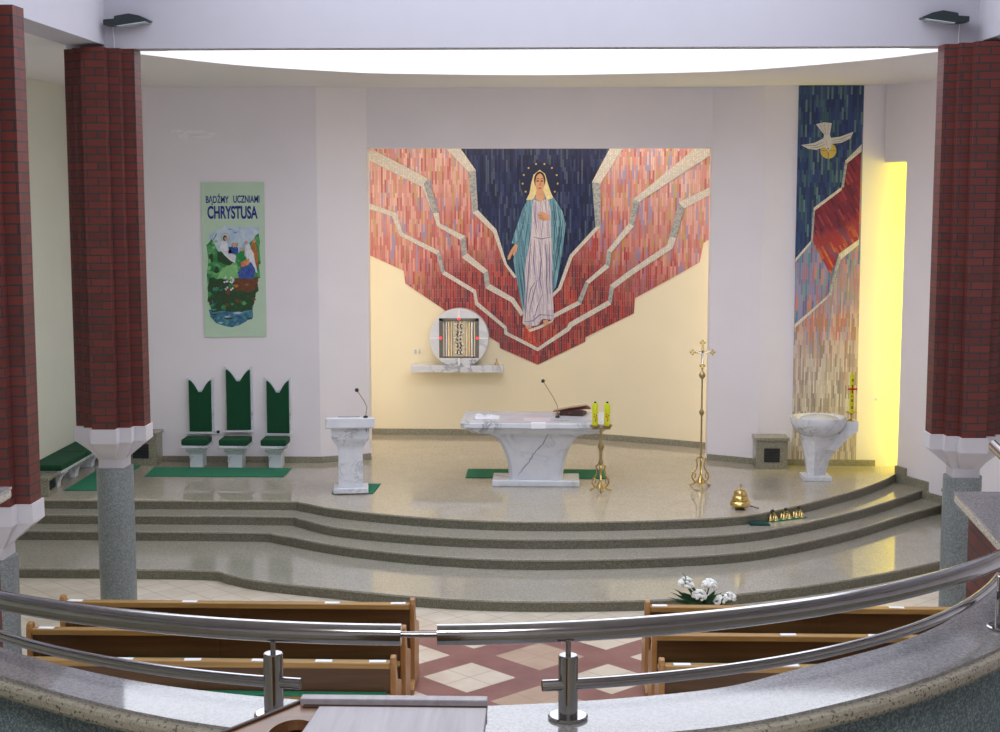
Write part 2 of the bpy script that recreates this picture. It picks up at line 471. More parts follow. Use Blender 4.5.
# ------------------------------------------------------------------ mesh builder
class MB:
    def __init__(self):
        self.bm = bmesh.new()

    def ring(self, pts):
        return [self.bm.verts.new(p) for p in pts]

    def face(self, vs):
        try:
            return self.bm.faces.new(vs)
        except ValueError:
            return None

    def loft(self, rings, close=True, caps=True):
        rs = [self.ring(r) for r in rings]
        n = len(rs[0])
        for a, b in zip(rs, rs[1:]):
            for i in range(n if close else n - 1):
                self.face((a[i], a[(i + 1) % n], b[(i + 1) % n], b[i]))
        if caps:
            self.face(list(reversed(rs[0])))
            self.face(rs[-1])
        return self

    def box(self, x0, x1, y0, y1, z0, z1):
        r = lambda z: [(x0, y0, z), (x1, y0, z), (x1, y1, z), (x0, y1, z)]
        return self.loft([r(z0), r(z1)])

    def prism(self, pts, z0, z1):
        return self.loft([[(x, y, z0) for x, y in pts], [(x, y, z1) for x, y in pts]])

    def yprism(self, pts, y0, y1):
        return self.loft([[(x, y0, z) for x, z in pts], [(x, y1, z) for x, z in pts]])

    def xprism(self, pts, x0, x1):
        return self.loft([[(x0, y, z) for y, z in pts], [(x1, y, z) for y, z in pts]])

    def lathe(self, prof, cx=0, cy=0, n=24, z0=0):
        return self.loft([[(cx + r * math.cos(2 * PI * i / n), cy + r * math.sin(2 * PI * i / n), z0 + z) for i in range(n)] for r, z in prof])

    def tube(self, path, r, n=10, radii=None):
        path = [Vector(p) for p in path]
        rings = []
        up = None
        for i, p in enumerate(path):
            t = (path[min(i + 1, len(path) - 1)] - path[max(i - 1, 0)]).normalized()
            if up is None:
                up = Vector((0, 0, 1)) if abs(t.z) < 0.9 else Vector((1, 0, 0))
            u = (up - t * up.dot(t)).normalized()
            v = t.cross(u)
            up = u
            rr = radii[i] if radii else r
            rings.append([p + (u * math.cos(2 * PI * k / n) + v * math.sin(2 * PI * k / n)) * rr for k in range(n)])
        return self.loft(rings)

    def ball(self, c, r, n=12, sz=1.0):
        k = max(4, n // 2)
        prof = [(max(0.0005, r * math.sin(PI * i / k)), -r * sz * math.cos(PI * i / k)) for i in range(k + 1)]
        return self.lathe(prof, c[0], c[1], n, c[2])

    def build(self, name, mat, parent=None, smooth=False, bevel=0.0, seg=2, label=None, solid=0.0):
        bm = self.bm
        bmesh.ops.recalc_face_normals(bm, faces=bm.faces)
        me = bpy.data.meshes.new(name)
        bm.to_mesh(me)
        bm.free()
        if smooth:
            for p in me.polygons:
                p.use_smooth = True
            me.set_sharp_from_angle(angle=math.radians(38))
        me.materials.append(M[mat] if isinstance(mat, str) else mat)
        o = bpy.data.objects.new(name, me)
        COL.objects.link(o)
        if parent:
            o.parent = parent
        if bevel:
            md = o.modifiers.new('bevel', 'BEVEL')
            md.width = bevel
            md.segments = seg
            md.limit_method = 'ANGLE'
        if solid:
            md = o.modifiers.new('thick', 'SOLIDIFY')
            md.thickness = solid
        if label:
            o['label'] = label
        return o

def thing(name, label, cat, loc=(0, 0, 0), rz=0.0, group=None):
    o = bpy.data.objects.new(name, None)
    o.empty_display_size = 0.1
    COL.objects.link(o)
    o.location = loc
    o.rotation_euler = (0, 0, rz)
    tag(o, label, cat, group)
    return o

def tag(o, label, cat, group=None):
    o['label'] = label
    o['category'] = cat
    if group:
        o['group'] = group
    return o

def struct(o):
    o['kind'] = 'structure'
    return o

def copy_tree(o, parent=None):
    c = o.copy()
    COL.objects.link(c)
    if parent:
        c.parent = parent
    for ch in list(o.children):
        copy_tree(ch, c)
    return c

def smooth_line(pts, k=8):
    out = []
    n = len(pts)
    for i in range(n - 1):
        p0, p1, p2, p3 = pts[max(i - 1, 0)], pts[i], pts[i + 1], pts[min(i + 2, n - 1)]
        for j in range(k):
            t = j / k
            out.append(tuple(0.5 * ((2 * b) + (-a + c) * t + (2 * a - 5 * b + 4 * c - d) * t * t + (-a + 3 * b - 3 * c + d) * t ** 3)
                             for a, b, c, d in zip(p0, p1, p2, p3)))
    out.append(tuple(pts[-1]))
    return out

# ------------------------------------------------------------------ levels
R = 0.14
ZP = 4 * R                       # sanctuary floor
ZC = 6.75                        # ceiling
DW = 24.28                       # back wall

# ------------------------------------------------------------------ room shell
m = MB().box(-7.8, 7.6, 6.0, 26, -0.2, 0.0)
struct(m.build('floor', 'tiles'))

def bplan(front, back, z0, z1, name, mat):
    m = MB().prism(front + list(reversed(back)), z0, z1)
    return m

# niche wall: a slack curve, deeper on the left
NCURVE = smooth_line([(-4.0, 27.3), (-3.23, 27.25), (-1.6, 27.22), (-0.17, 27.1), (1.04, 26.72), (2.21, 26.18), (2.75, 25.88), (3.5, 25.4)], 10)

def WN(x):
    for (xa, ya), (xb, yb) in zip(NCURVE, NCURVE[1:]):
        if xa <= x <= xb:
            return ya + (yb - ya) * (x - xa) / (xb - xa)
    return NCURVE[0][1] if x < NCURVE[0][0] else NCURVE[-1][1]

m = MB().prism(NCURVE + [(x, y + 0.3) for x, y in reversed(NCURVE)], 0, ZC + 0.2)
m.prism([(-4.3, 24.9), (-4.0, 24.9), (-4.0, 27.6), (-4.3, 27.6)], 0, ZC + 0.2)
m.prism([(3.5, 24.75), (3.8, 24.75), (3.8, 25.7), (3.5, 25.7)], 0, ZC + 0.2)
struct(m.build('wall_apse', 'cream'))

RW = lambda d: 5.42 + (24.2 - d) * 0.42      # inner face of the slanting right wall
LINTEL = 5.77
m = MB()
m.prism([(-8.1, DW), (-3.76, DW), (-2.98, 24.62), (-2.98, 24.95), (-4.3, 24.95), (-8.1, 24.6)], 0, ZC + 0.2)
m.prism([(2.72, 24.76), (3.5, 24.33), (4.1, DW), (7.9, 24.2), (7.9, 24.6), (4.1, 24.7), (3.8, 25.05), (2.72, 25.05)], 0, ZC + 0.2)
m.prism([(-2.98, 24.62), (2.72, 24.76), (2.72, 25.05), (-2.98, 24.95)], LINTEL, ZC + 0.2)
wall_back = struct(m.build('wall_back', 'white'))
# rough scar left in the plaster above the banner
m = MB()
for cx, cy, rx, ry in ((184, 136, 8, 3.5), (196, 132, 13, 2.4), (178, 131, 9, 2.0), (203, 137, 11, 2.0), (212, 134, 6, 1.6)):
    pts = []
    for i in range(12):
        a = 2 * PI * i / 12
        k = random.uniform(0.6, 1.1)
        q = P(cx + rx * math.cos(a) * k, cy + ry * math.sin(a) * k, d=DW)
        pts.append((q.x, q.z))
    m.yprism(pts, DW - 0.012, DW + 0.01)
m.build('plaster_patch', 'patch', wall_back)

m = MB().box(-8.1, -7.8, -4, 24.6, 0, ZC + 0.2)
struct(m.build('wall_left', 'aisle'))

E = (RW(23.66), 23.66)
C0 = (RW(24.2), 24.2)
thick = (0.28, 0.12)
ext = lambda p: (p[0] + thick[0], p[1] + thick[1])
OPEN_T = 5.52
m = MB()
m.prism([E, (RW(19.2), 19.2), (7.9, 19.2), ext(E)], 0, ZC + 0.2)
m.prism([C0, E, ext(E), ext(C0)], OPEN_T, ZC + 0.2)
m.box(7.53, 7.9, -4, 19.2, 0, ZC + 0.2)
m.box(6.1, 7.9, 23.4, 23.55, 0, ZC)
struct(m.build('wall_right', 'white'))

# tall yellow window hidden behind the right wall, shining through the opening
win = struct(MB().box(6.28, 6.34, 23.62, 24.16, ZP + 0.02, 5.6).build('window_1', 'yellowglass'))
m = MB()
for z in [ZP + 0.02 + i * (5.58 - ZP) / 5 for i in range(6)]:
    m.box(6.26, 6.36, 23.6, 24.18, z - 0.02, z + 0.02)
for y in (23.6, 24.14):
    m.box(6.26, 6.36, y, y + 0.04, ZP, 5.62)
m.build('window_frame', 'frame', win)

# ceiling of sanctuary and aisles with the curved edge of the skylight
SKY = [(-5.3, 17.3), (-5.3, 18.45)] + smooth_line([(-5.11, 18.66), (-4.19, 20.3), (-2.96, 21.4), (-2.2, 21.78), (-0.15, 22.1), (1.9, 21.74), (2.95, 21.2), (4.15, 19.84), (4.79, 18.72)], 8) + [(5.05, 18.4), (5.05, 17.3)]
m = MB().prism(SKY + [(8.0, 17.3), (8.0, 27.7), (-8.1, 27.7), (-8.1, 17.3)], ZC, ZC + 0.08)
m.box(-8.1, -5.5, -4, 17.3, ZC, ZC + 0.25)
m.box(5.25, 8.0, -4, 17.3, ZC, ZC + 0.25)
struct(m.build('ceiling', 'ceil'))
m = MB().box(-5.5, 5.25, 17.05, 17.35, 6.66, 7.55)
struct(m.build('trim_1', 'beam'))          # cross beam over the chancel columns
m = MB().box(-5.5, -5.05, -4, 17.05, 6.70, 8.3)
struct(m.build('trim_2', 'beam'))          # beam over the left columns
m = MB().box(4.82, 5.25, -4, 17.05, 6.70, 8.3)
struct(m.build('trim_3', 'beam'))          # beam over the right columns
m = MB().box(-8.1, 7.9, -4, 8.4, 8.3, 8.5)  # unseen roof, added and shaped to dim balcony, beams and columns
m.box(-8.1, -3.9, 8.4, 17.3, 8.3, 8.5)
m.box(3.6, 7.9, 8.4, 17.3, 8.3, 8.5)
struct(m.build('unseen_roof', 'ceil'))
m = MB().box(-8.1, 7.9, -4.3, -4, 0, 8.3)  # unseen wall, added to dim daylight from behind and in the steel rail
struct(m.build('wall_rear', 'white'))

# ------------------------------------------------------------------ platform and steps
NOSE = {
    4: [(-7.8, 21.14), (-5.95, 21.15), (-3.85, 21.15), (-3.55, 21.05), (-2.93, 20.61), (-1.61, 20.10), (-0.15, 19.9), (1.71, 20.07), (3.03, 20.55), (4.54, 22.06), (5.23, 22.95), (5.66, 23.66)],
    3: [(-7.8, 20.76), (-5.95, 20.76), (-3.85, 20.76), (-3.5, 20.6), (-2.85, 20.05), (-1.57, 19.6), (-0.14, 19.44), (1.68, 19.62), (2.96, 20.05), (4.38, 21.24), (5.25, 22.2), (6.1, 23.25)],
    2: [(-7.8, 20.34), (-5.95, 20.34), (-4.1, 20.32), (-3.75, 20.2), (-2.78, 19.56), (-1.53, 19.06), (-0.14, 18.87), (1.64, 19.08), (2.89, 19.52), (4.27, 20.64), (5.3, 21.75), (6.25, 22.7)],
    1: [(-7.8, 18.8), (-5.95, 18.78), (-4.45, 18.74), (-4.1, 18.55), (-3.63, 18.25), (-2.55, 17.87), (-1.41, 17.53), (-0.13, 17.4), (1.51, 17.55), (2.67, 17.94), (3.85, 18.55), (5.16, 19.47), (7.7, 21.6)],
}

def nose_line(k):
    return smooth_line(NOSE[k], 6)

for k in (1, 2, 3, 4):
    ln = nose_line(k)
    back = [(7.7, ln[-1][1]), (7.7, 24.25), (-7.8, 24.25)] if k < 4 else [(6.6, 23.7), (6.6, 24.25), (3.4, 24.4), (3.4, 25.6)] + [(x, y + 0.1) for x, y in reversed(NCURVE)][3:-1] + [(-3.9, 24.9), (-3.9, 24.3), (-7.8, 24.3)]
    if k == 1:
        back = [(7.7, 24.25), (-7.8, 24.25)]
    body = [(x, y + 0.012) for x, y in ln]
    z1 = k * R
    struct(MB().prism(body + back, (k - 1) * R - (0.0 if k == 1 else 0.03), z1 - 0.03).build('platform_step' if k < 4 else 'platform_riser', 'riser'))
    struct(MB().prism(ln + back, z1 - 0.03, z1).build('platform_tread' if k < 4 else 'platform_floor', 'tread' if k < 4 else 'platform', bevel=0.006))

# skirtings
def skirting(line, z0, z1, name, depth=0.03, side=-1):
    m = MB()
    for (xa, ya), (xb, yb) in zip(line, line[1:]):
        t = Vector((xb - xa, yb - ya)).normalized()
        n = Vector((t.y, -t.x))
        m.prism([(xa, ya), (xb, yb), (xb + n.x * depth, yb + n.y * depth), (xa + n.x * depth, ya + n.y * depth)], z0, z1)
    return struct(m.build(name, 'skirt', bevel=0.004))
skirting([(-7.8, DW), (-3.76, DW), (-2.96, 24.62)], ZP, ZP + 0.10, 'baseboard_back')
skirting([(2.72, 24.76), (3.5, 24.33), (4.1, DW), (5.42, 24.245)], ZP, ZP + 0.10, 'baseboard_back.001')
skirting(NCURVE, ZP, ZP + 0.11, 'baseboard_apse')
skirting([(-7.8, 21.9), (-7.8, DW)], ZP, ZP + 0.1, 'baseboard_left')
skirting([E, (RW(23.42), 23.42)], 0.3, ZP + 0.12, 'baseboard_right', 0.05)
skirting([(RW(23.42), 23.42), (RW(22.9), 22.9)], 0.2, ZP + 0.0, 'baseboard_right.001', 0.04)
skirting([(RW(22.9), 22.9), (RW(22.4), 22.4)], 0.1, ZP - 0.16, 'baseboard_right.002', 0.04)

# ------------------------------------------------------------------ columns
S1, S2, S3 = 0.135, 0.27, 0.405
def cross_plan(g=0.0):
    a, b, c = S1 + g, S2 + g, S3 + g
    q = [(a, -c), (a, -b), (b, -b), (b, -a), (c, -a)]
    pts = []
    for k in range(4):
        ca, sa = round(math.cos(k * PI / 2)), round(math.sin(k * PI / 2))
        pts += [(x * ca - y * sa, x * sa + y * ca) for x, y in q]
    return pts

def make_column(label, loc, ztop=6.655):
    t = thing('brick_column', label, 'column', loc)
    MB().lathe([(0.215, 0), (0.215, 1.80)], n=40).build('shaft', 'shaft', t, smooth=True)
    m = MB()
    sq = lambda g, z: [(x, y, z) for x, y in cross_plan(g)]
    low = []
    for x, y in cross_plan(0.02):
        s = 0.15 / max(abs(x), abs(y))
        low.append((x * s, y * s))
    m.loft([[(x, y, 1.78) for x, y in low], [(x, y, 1.90) for x, y in low], sq(0.02, 2.13), sq(0.02, 2.30)])
    m.build('capital', 'capital', t)
    MB().prism(cross_plan(), 2.30, ztop).build('brick_pier', 'brick', t)
    if ztop < 6.65:
        MB().box(-0.3, 0.3, -0.28, 0.28, ztop, 6.705).build('bearing_pad', 'beam', t)
    return t

col0 = make_column('red brick column on granite shaft at left of the altar steps', (-5.125, 17.2, 0))
c = copy_tree(col0)
c.location = (4.78, 16.9, 0)
c['label'] = 'red brick column on granite shaft at right of the altar steps'
make_column('nearest red brick column cut off by the left edge of the photo', (-4.93, 12.78, 0), 6.6)

# ------------------------------------------------------------------ floodlights on the beam
def floodlight(label, cx, cz, flip):
    t = thing('floodlight', label, 'lamp', (cx, 17.05, cz))
    f = -1 if flip else 1
    prof = [(0.0, 0.0), (0.0, 0.062), (0.12, 0.07), (0.125, 0.10), (0.29, 0.128), (0.41, 0.104), (0.52, 0.056), (0.50, 0.040), (0.14, -0.01)]
    prof = [(f * (x - 0.26), z - 0.05) for x, z in prof]
    MB().yprism(prof, -0.22, -0.03).build('housing', 'lampbody', t, bevel=0.008)
    g = [(-0.10, -0.225, -0.052), (0.22, -0.225, -0.006), (0.22, -0.06, -0.006), (-0.10, -0.06, -0.052)]
    m = MB()
    m.loft([[(f * x, y, z - 0.006) for x, y, z in g], [(f * x, y, z - 0.016) for x, y, z in g]])
    m.build('lamp_glass', 'glass_face', t)
    MB().box(f * -0.2 - 0.03, f * -0.2 + 0.03, -0.06, 0.005, -0.05, 0.03).build('bracket', 'lampbody', t)
    MB().tube([(f * -0.205, -0.03, -0.03), (f * -0.2, -0.012, -0.2), (f * -0.2, -0.012, -0.34)], 0.005, 6).build('cable', 'whiteplastic', t)
    return t
q = P(130, 22, d=17.0)
floodlight('dark floodlight on the white beam above the left altar column', q.x, q.z, False)
q = P(942, 19, d=17.0)
floodlight('dark floodlight on the white beam above the right altar column', q.x, q.z, True)

# ------------------------------------------------------------------ flat work on walls
def on_niche(px, py):
    v = FW * F + RT * (px - 500) + UP * (366 - py)
    lo, hi = 22.0, 29.0
    for _ in range(40):
        mid = (lo + hi) / 2
        t = mid / v.y
        if WN(v.x * t) > mid:
            lo = mid
        else:
            hi = mid
    q = Vector((0, 0, H)) + v * (lo / v.y)
    return (q.x, q.z)

def sheet(name, pts, mat, parent, wf, off, thick=0.006, label=None, step=0.3):
    """a thin slab following the wall y = wf(x), outline pts = (x, z), face standing off from it"""
    bm = bmesh.new()
    vs = [bm.verts.new((x, 0, z)) for x, z in pts]
    bm.faces.new(vs)
    bm.normal_update()
    bmesh.ops.triangulate(bm, faces=bm.faces[:])
    x0, x1 = min(p[0] for p in pts), max(p[0] for p in pts)
    k = math.ceil(x0 / step) if step else 0
    while step and k * step < x1:
        bmesh.ops.bisect_plane(bm, geom=bm.verts[:] + bm.edges[:] + bm.faces[:], plane_co=(k * step, 0, 0), plane_no=(1, 0, 0))
        k += 1
    for f in bm.faces:
        if f.normal.y > 0:
            f.normal_flip()
    r = bmesh.ops.extrude_face_region(bm, geom=bm.faces[:])
    new = {v for v in r['geom'] if isinstance(v, bmesh.types.BMVert)}
    for v in bm.verts:
        v.co.y = wf(v.co.x) - off + (0 if v in new else thick)
    bmesh.ops.recalc_face_normals(bm, faces=bm.faces)
    me = bpy.data.meshes.new(name)
    bm.to_mesh(me)
    bm.free()
    me.materials.append(M[mat])
    o = bpy.data.objects.new(name, me)
    COL.objects.link(o)
    o.parent = parent
    if label:
        o['label'] = label
    return o

def strip(pts, wd):
    """outline of a line of width wd (in the units of pts); width tapers to the ends"""
    a, b = [], []
    n = len(pts)
    for i, p in enumerate(pts):
        p0, p1 = pts[max(i - 1, 0)], pts[min(i + 1, n - 1)]
        tx, ty = p1[0] - p0[0], p1[1] - p0[1]
        l = math.hypot(tx, ty) or 1
        ww = wd * (0.35 if i in (0, n - 1) else 1.0) / 2
        a.append((p[0] - ty / l * ww, p[1] + tx / l * ww))
        b.append((p[0] + ty / l * ww, p[1] - tx / l * ww))
    return a + b[::-1]

def oval(cx, cy, rx, ry, n=18, rot=0):
    return [(cx + rx * math.cos(2 * PI * i / n) * math.cos(rot) - ry * math.sin(2 * PI * i / n) * math.sin(rot),
             cy + rx * math.cos(2 * PI * i / n) * math.sin(rot) + ry * math.sin(2 * PI * i / n) * math.cos(rot)) for i in range(n)]

# ---- the large mosaic of Mary in the niche
mos = thing('wall_mosaic', 'large red and navy mosaic with a veiled woman in blue mantle', 'mosaic', (0, 0, 0))
def NM(name, px, mat, off, label=None):
    return sheet(name, [on_niche(*p) for p in px], mat, mos, WN, off, 0.01, label)
TOP = 140
outline = [(366, TOP), (366, 253), (369, 254.8), (403.5, 270.5), (405.5, 283.5), (450, 313.5), (499.5, 343), (500, 348), (537.8, 364.6),
           (585.2, 341.7), (585.6, 337), (633.8, 313.4), (635, 298), (669, 279.5), (699.5, 262.3), (703.5, 243), (709.7, 239), (709.9, TOP)]
NM('red_field', outline, 'm_red', 0.012)
blueL = [(455, TOP), (461.3, 149.5), (475.7, 170), (478, 210), (496.4, 229.6), (507, 264), (515.7, 275), (530, 300)]
blueR = [(550, 300), (558, 287.7), (569.7, 255), (595.4, 227), (592, 182), (609.3, 149), (613, TOP)]
NM('navy_sky', blueL + blueR, 'm_navy', 0.018)
def band(upper, lower, name='stone_band', mat='m_band'):
    NM(name, upper + lower[::-1], mat, 0.026)
band([(454, TOP), (461.3, 149.5), (475.7, 170), (478, 210), (496.4, 229.6), (507, 264), (517, 277)],
     [(440, TOP), (447, 149.5), (468.5, 172), (472.5, 212.5), (493, 232), (504.5, 264.5), (514, 278)])
band([(372, 149), (428, 178.5), (439, 213), (440, 223.5), (465.5, 236), (467, 253), (488, 270.5), (490, 284), (514, 298), (524, 313)],
     [(366, 159), (422, 187), (433, 213), (437, 226), (460.5, 240), (462, 257.5), (483.5, 273.5), (485.5, 288), (511, 302), (521, 316)])
band([(366, 202), (396.5, 213), (403, 233), (439.7, 251), (445, 271), (476, 290), (478, 302), (506.7, 326.5), (507.5, 332), (537.8, 347.5)],
     [(366, 208), (392, 216), (400, 235.5), (436.5, 254.5), (442, 274), (473.4, 293), (475, 304.5), (504, 328.5), (504.2, 334), (537.8, 351.2)])
band([(537.8, 347.5), (567, 327), (569, 322.7), (608, 300.5), (610, 285), (630, 270), (667, 245), (669.5, 237), (678.6, 202.6), (711, 186.5)],
     [(537.8, 351.2), (569, 331), (572.5, 326.5), (611, 304.3), (614, 288.5), (632, 275), (673, 248), (676, 238), (684, 208.5), (711, 194)])
band([(551, 315), (577.5, 301), (585.5, 281.5), (605.5, 264), (607, 250.5), (629, 223), (633.5, 199), (694, 149.2), (702, TOP)],
     [(551, 319.5), (581, 304), (589, 283.5), (609.5, 267), (611.5, 252), (634, 226), (639, 202), (711, 155), (711, TOP)])
band([(549, 297), (558, 287.7), (569.7, 255), (595.4, 227), (592, 182), (609.3, 149), (613, TOP)],
     [(550.5, 299.5), (561, 289), (572.6, 257), (601, 226), (600.5, 183.5), (622.5, 149.5), (628, TOP)])
# grey shaded steps of the bands
for pts in ([(468.5, 172), (475.7, 170), (478, 210), (472.5, 212.5)], [(592, 182), (600.5, 183.5), (601, 226), (595.4, 227)],
            [(465.5, 236), (467, 253), (462, 257.5), (460.5, 240)], [(439.7, 251), (445, 271), (442, 274), (436.5, 254.5)],
            [(424, 184), (428, 178.5), (439, 213), (433, 213)], [(488, 270.5), (490, 284), (485.5, 288), (483.5, 273.5)],
            [(608, 300.5), (610, 285), (614, 288.5), (611, 304.3)], [(577.5, 301), (585.5, 281.5), (589, 283.5), (581, 304)],
            [(605.5, 264), (607, 250.5), (611.5, 252), (609.5, 267)], [(629, 223), (633.5, 199), (639, 202), (634, 226)],
            [(669.5, 237), (678.6, 202.6), (684, 208.5), (676, 238)]):
    NM('grey_band_step', pts, 'm_bandg', 0.030)
def FZ(x, y):
    return (480 + x / 4.183, 160 + y / 4.183)
def FG(name, pts, mat, off, label=None):
    return NM(name, [FZ(*p) for p in pts], mat, off, label)
def FL(name, pts, wd, mat, off):
    return NM(name, strip([FZ(*p) for p in pts], wd), mat, off)
NM('halo', oval(540.0, 182, 20, 20, 24), 'm_dark', 0.024)
for k in range(12):
    a = math.radians(112 + 316 * k / 11) if False else math.radians(118 + 304 * k / 11)
    NM('star', oval(540.2 + 17.6 * math.cos(a + PI / 2 - PI / 2 ), 181.5 + 18 * math.sin(a), 0.95, 0.95, 8), 'm_star', 0.028)
FG('mantle', [(222, 130), (200, 165), (178, 205), (155, 275), (133, 348), (150, 352), (140, 420), (148, 470), (165, 560), (182, 645), (205, 640), (300, 560), (318, 530),
              (335, 430), (350, 340), (359, 268), (345, 215), (318, 172), (300, 145)], 'm_teal', 0.034)
FG('robe', [(222, 165), (250, 172), (284, 162), (296, 215), (298, 320), (302, 430), (302, 520), (310, 668), (262, 664), (242, 690), (200, 698), (178, 682), (190, 560), (188, 455), (205, 330), (214, 260)], 'm_robe', 0.040)
FG('sleeve', [(133, 345), (155, 275), (205, 200), (218, 200), (214, 300), (205, 360), (195, 404), (165, 358)], 'm_teal', 0.046)
FG('veil', [(193, 168), (207, 140), (214, 100), (224, 62), (250, 41), (272, 58), (284, 100), (296, 135), (306, 158), (280, 168), (268, 140), (235, 140), (222, 165)], 'm_veil', 0.050)
FG('neck', [(236, 128), (266, 128), (270, 160), (256, 174), (232, 164)], 'm_skin', 0.054)
FG('hair', oval(250, 84, 24, 36), 'm_hair', 0.056)
FG('face', oval(250, 96, 18.5, 39), 'm_skin', 0.060)
for x in (241, 259):
    FG('eye', oval(x, 88, 5.5, 3), 'm_hair', 0.064)
    FL('eyebrow', [(x - 8, 81), (x, 77), (x + 8, 80)], 0.7, 'm_hair', 0.064)
FL('nose', [(250, 86), (252, 102), (248, 108)], 0.8, 'm_skindark', 0.064)
FG('mouth', oval(250, 118, 6, 2.6), 'm_lip', 0.064)
FG('hand', [(240, 225), (252, 216), (272, 220), (290, 232), (290, 250), (262, 254), (246, 244)], 'm_skin', 0.052)
for x0, x1, y in ((242, 262, 231), (245, 268, 238), (250, 272, 245)):
    FL('finger_line', [(x0, y), ((x0 + x1) / 2, y + 1), (x1, y + 3)], 0.5, 'm_skindark', 0.056)
FG('hand', [(150, 346), (160, 352), (152, 384), (140, 402), (136, 392), (126, 414), (116, 418), (116, 404), (130, 376)], 'm_skin', 0.044)
FL('finger_line', [(146, 372), (136, 392), (128, 406)], 0.5, 'm_skindark', 0.048)
FG('foot', [(188, 694), (212, 690), (216, 702), (196, 706)], 'm_skin', 0.040)
FG('foot', [(264, 668), (284, 668), (288, 684), (268, 690)], 'm_skin', 0.036)
for pts in ([(232, 176), (230, 240), (240, 300)], [(254, 176), (252, 214)], [(272, 172), (276, 215)], [(225, 260), (236, 312)], [(262, 262), (258, 318)], [(280, 262), (282, 318)],
            [(222, 322), (258, 330), (296, 322)], [(212, 350), (205, 440), (200, 520), (192, 600), (188, 676)], [(228, 336), (224, 420), (230, 480)], [(250, 340), (256, 420), (250, 500), (262, 560)],
            [(272, 336), (280, 420), (278, 500), (284, 600)], [(240, 500), (222, 570), (205, 640)], [(262, 560), (244, 600), (228, 660)], [(290, 340), (290, 460), (294, 560)],
            [(184, 676), (222, 672), (250, 646), (306, 650)], [(230, 510), (212, 540), (200, 600)]):
    FL('robe_fold', pts, 1.1, 'm_robedark', 0.045)
for pts in ([(240, 345), (238, 430), (244, 490)], [(264, 345), (268, 430), (266, 500)], [(218, 440), (210, 520)], [(250, 580), (232, 620), (214, 662)], [(272, 560), (270, 640)], [(243, 190), (242, 230)]):
    FL('robe_highlight', pts, 1.2, 'm_robelight', 0.045)
for pts in ([(192, 215), (178, 280), (160, 345)], [(205, 230), (196, 300), (186, 380)], [(212, 300), (196, 404)], [(160, 430), (172, 520), (186, 620)], [(172, 400), (182, 480), (188, 560)],
            [(322, 190), (336, 260), (326, 340), (312, 430)], [(306, 170), (314, 260), (308, 380)], [(346, 250), (338, 330), (322, 420), (308, 500)]):
    FL('mantle_fold', pts, 0.9, 'm_tealdark', 0.051)
NM('red_glow_strip', [(522.5, 328), (531, 326), (534, 336), (537.8, 346), (530, 343), (524, 338)], 'm_orange', 0.024)
NM('stone_ledge', [(528, 329.5), (540, 325.5), (553, 319.5), (553, 321.5), (541, 328), (530, 332)], 'm_band', 0.030)

# ---- the tall dove mosaic by the font
WB = lambda x: DW - (x - 4.1) / 3.8 * 0.08
dov = thing('wall_mosaic', 'tall narrow mosaic panel with a white dove behind the font', 'mosaic', (0, 0, 0))
def on_back(px, py):
    q = P(px, py, d=24.265)
    return (q.x, q.z)
def Z7(x, y):
    return (785 + x / 3.66, 80 + y / 3.66)
def Z8(x, y):
    return (785 + x / 3.66, 230 + y / 3.66)
def DM(name, px, mat, off, label=None):
    return sheet(name, [on_back(*p) for p in px], mat, dov, WB, off, 0.01, label, 0)
DM('pale_field', [(799, 85.5), (864, 85.5), (855.5, 462), (791.5, 462)], 'm_lower', 0.012)
DM('blue_sky', [(799, 85.5), (864, 85.5)] + [Z7(*p) for p in ((279, 240), (219, 298), (207, 392), (105, 470), (96, 590), (37, 660))], 'm_blue', 0.018)
DM('lilac_field', [Z7(37, 664), Z7(94, 596), Z7(104, 590), Z7(165, 712), Z8(158, 240), Z8(35, 350)], 'm_lilac', 0.018)
DM('crimson_field', [Z7(*p) for p in ((226, 303), (278, 262), (269, 586), (198, 640), (165, 712), (99, 590), (107, 478), (207, 400))], 'm_crim', 0.018)
for pts in ([Z7(219, 296), Z7(279, 236), Z7(278, 262), Z7(227, 304)], [Z7(104, 468), Z7(207, 391), Z7(206, 403), Z7(108, 478)],
            [Z7(37, 655), Z7(95, 587), Z7(94, 599), Z7(38, 666)], [Z8(195, 88), Z8(269, 34), Z8(268, 54), Z8(203, 108)], [Z8(35, 345), Z8(156, 239), Z8(154, 250), Z8(36, 358)]):
    DM('stone_band', pts, 'm_band', 0.026)
for pts in ([Z7(219, 298), Z7(227, 304), Z7(214, 392), Z7(205, 396)], [Z7(104, 470), Z7(109, 478), Z7(101, 592), Z7(93, 598)], [Z8(195, 92), Z8(203, 106), Z8(168, 240), Z8(155, 244)]):
    DM('grey_band_step', pts, 'm_bandg', 0.028)
DM('host', [Z7(*p) for p in oval(158, 259, 29, 29, 24)], 'm_host', 0.026)
for pts in ([(130, 259), (186, 259)], [(158, 231), (158, 288)]):
    DM('host_line', strip([Z7(*p) for p in pts], 0.9), 'm_dark', 0.029)
DM('dove', [Z7(*p) for p in ((113, 162), (142, 155), (170, 158), (163, 200), (167, 212), (200, 208), (249, 190), (238, 214), (205, 230), (170, 234), (168, 248), (158, 262), (148, 248),
                            (140, 246), (115, 256), (84, 252), (59, 238), (105, 231), (140, 214), (142, 200))], 'm_dovewhite', 0.032)
for pts in ([(70, 240), (110, 240), (142, 226)], [(90, 250), (120, 246), (145, 236)], [(240, 200), (205, 216), (170, 222)], [(226, 216), (196, 226), (172, 228)], [(126, 164), (144, 198)], [(142, 160), (148, 200)], [(158, 162), (155, 200)], [(150, 215), (150, 240)]):
    DM('feather_line', strip([Z7(*p) for p in pts], 0.6), 'm_dovegrey', 0.035)
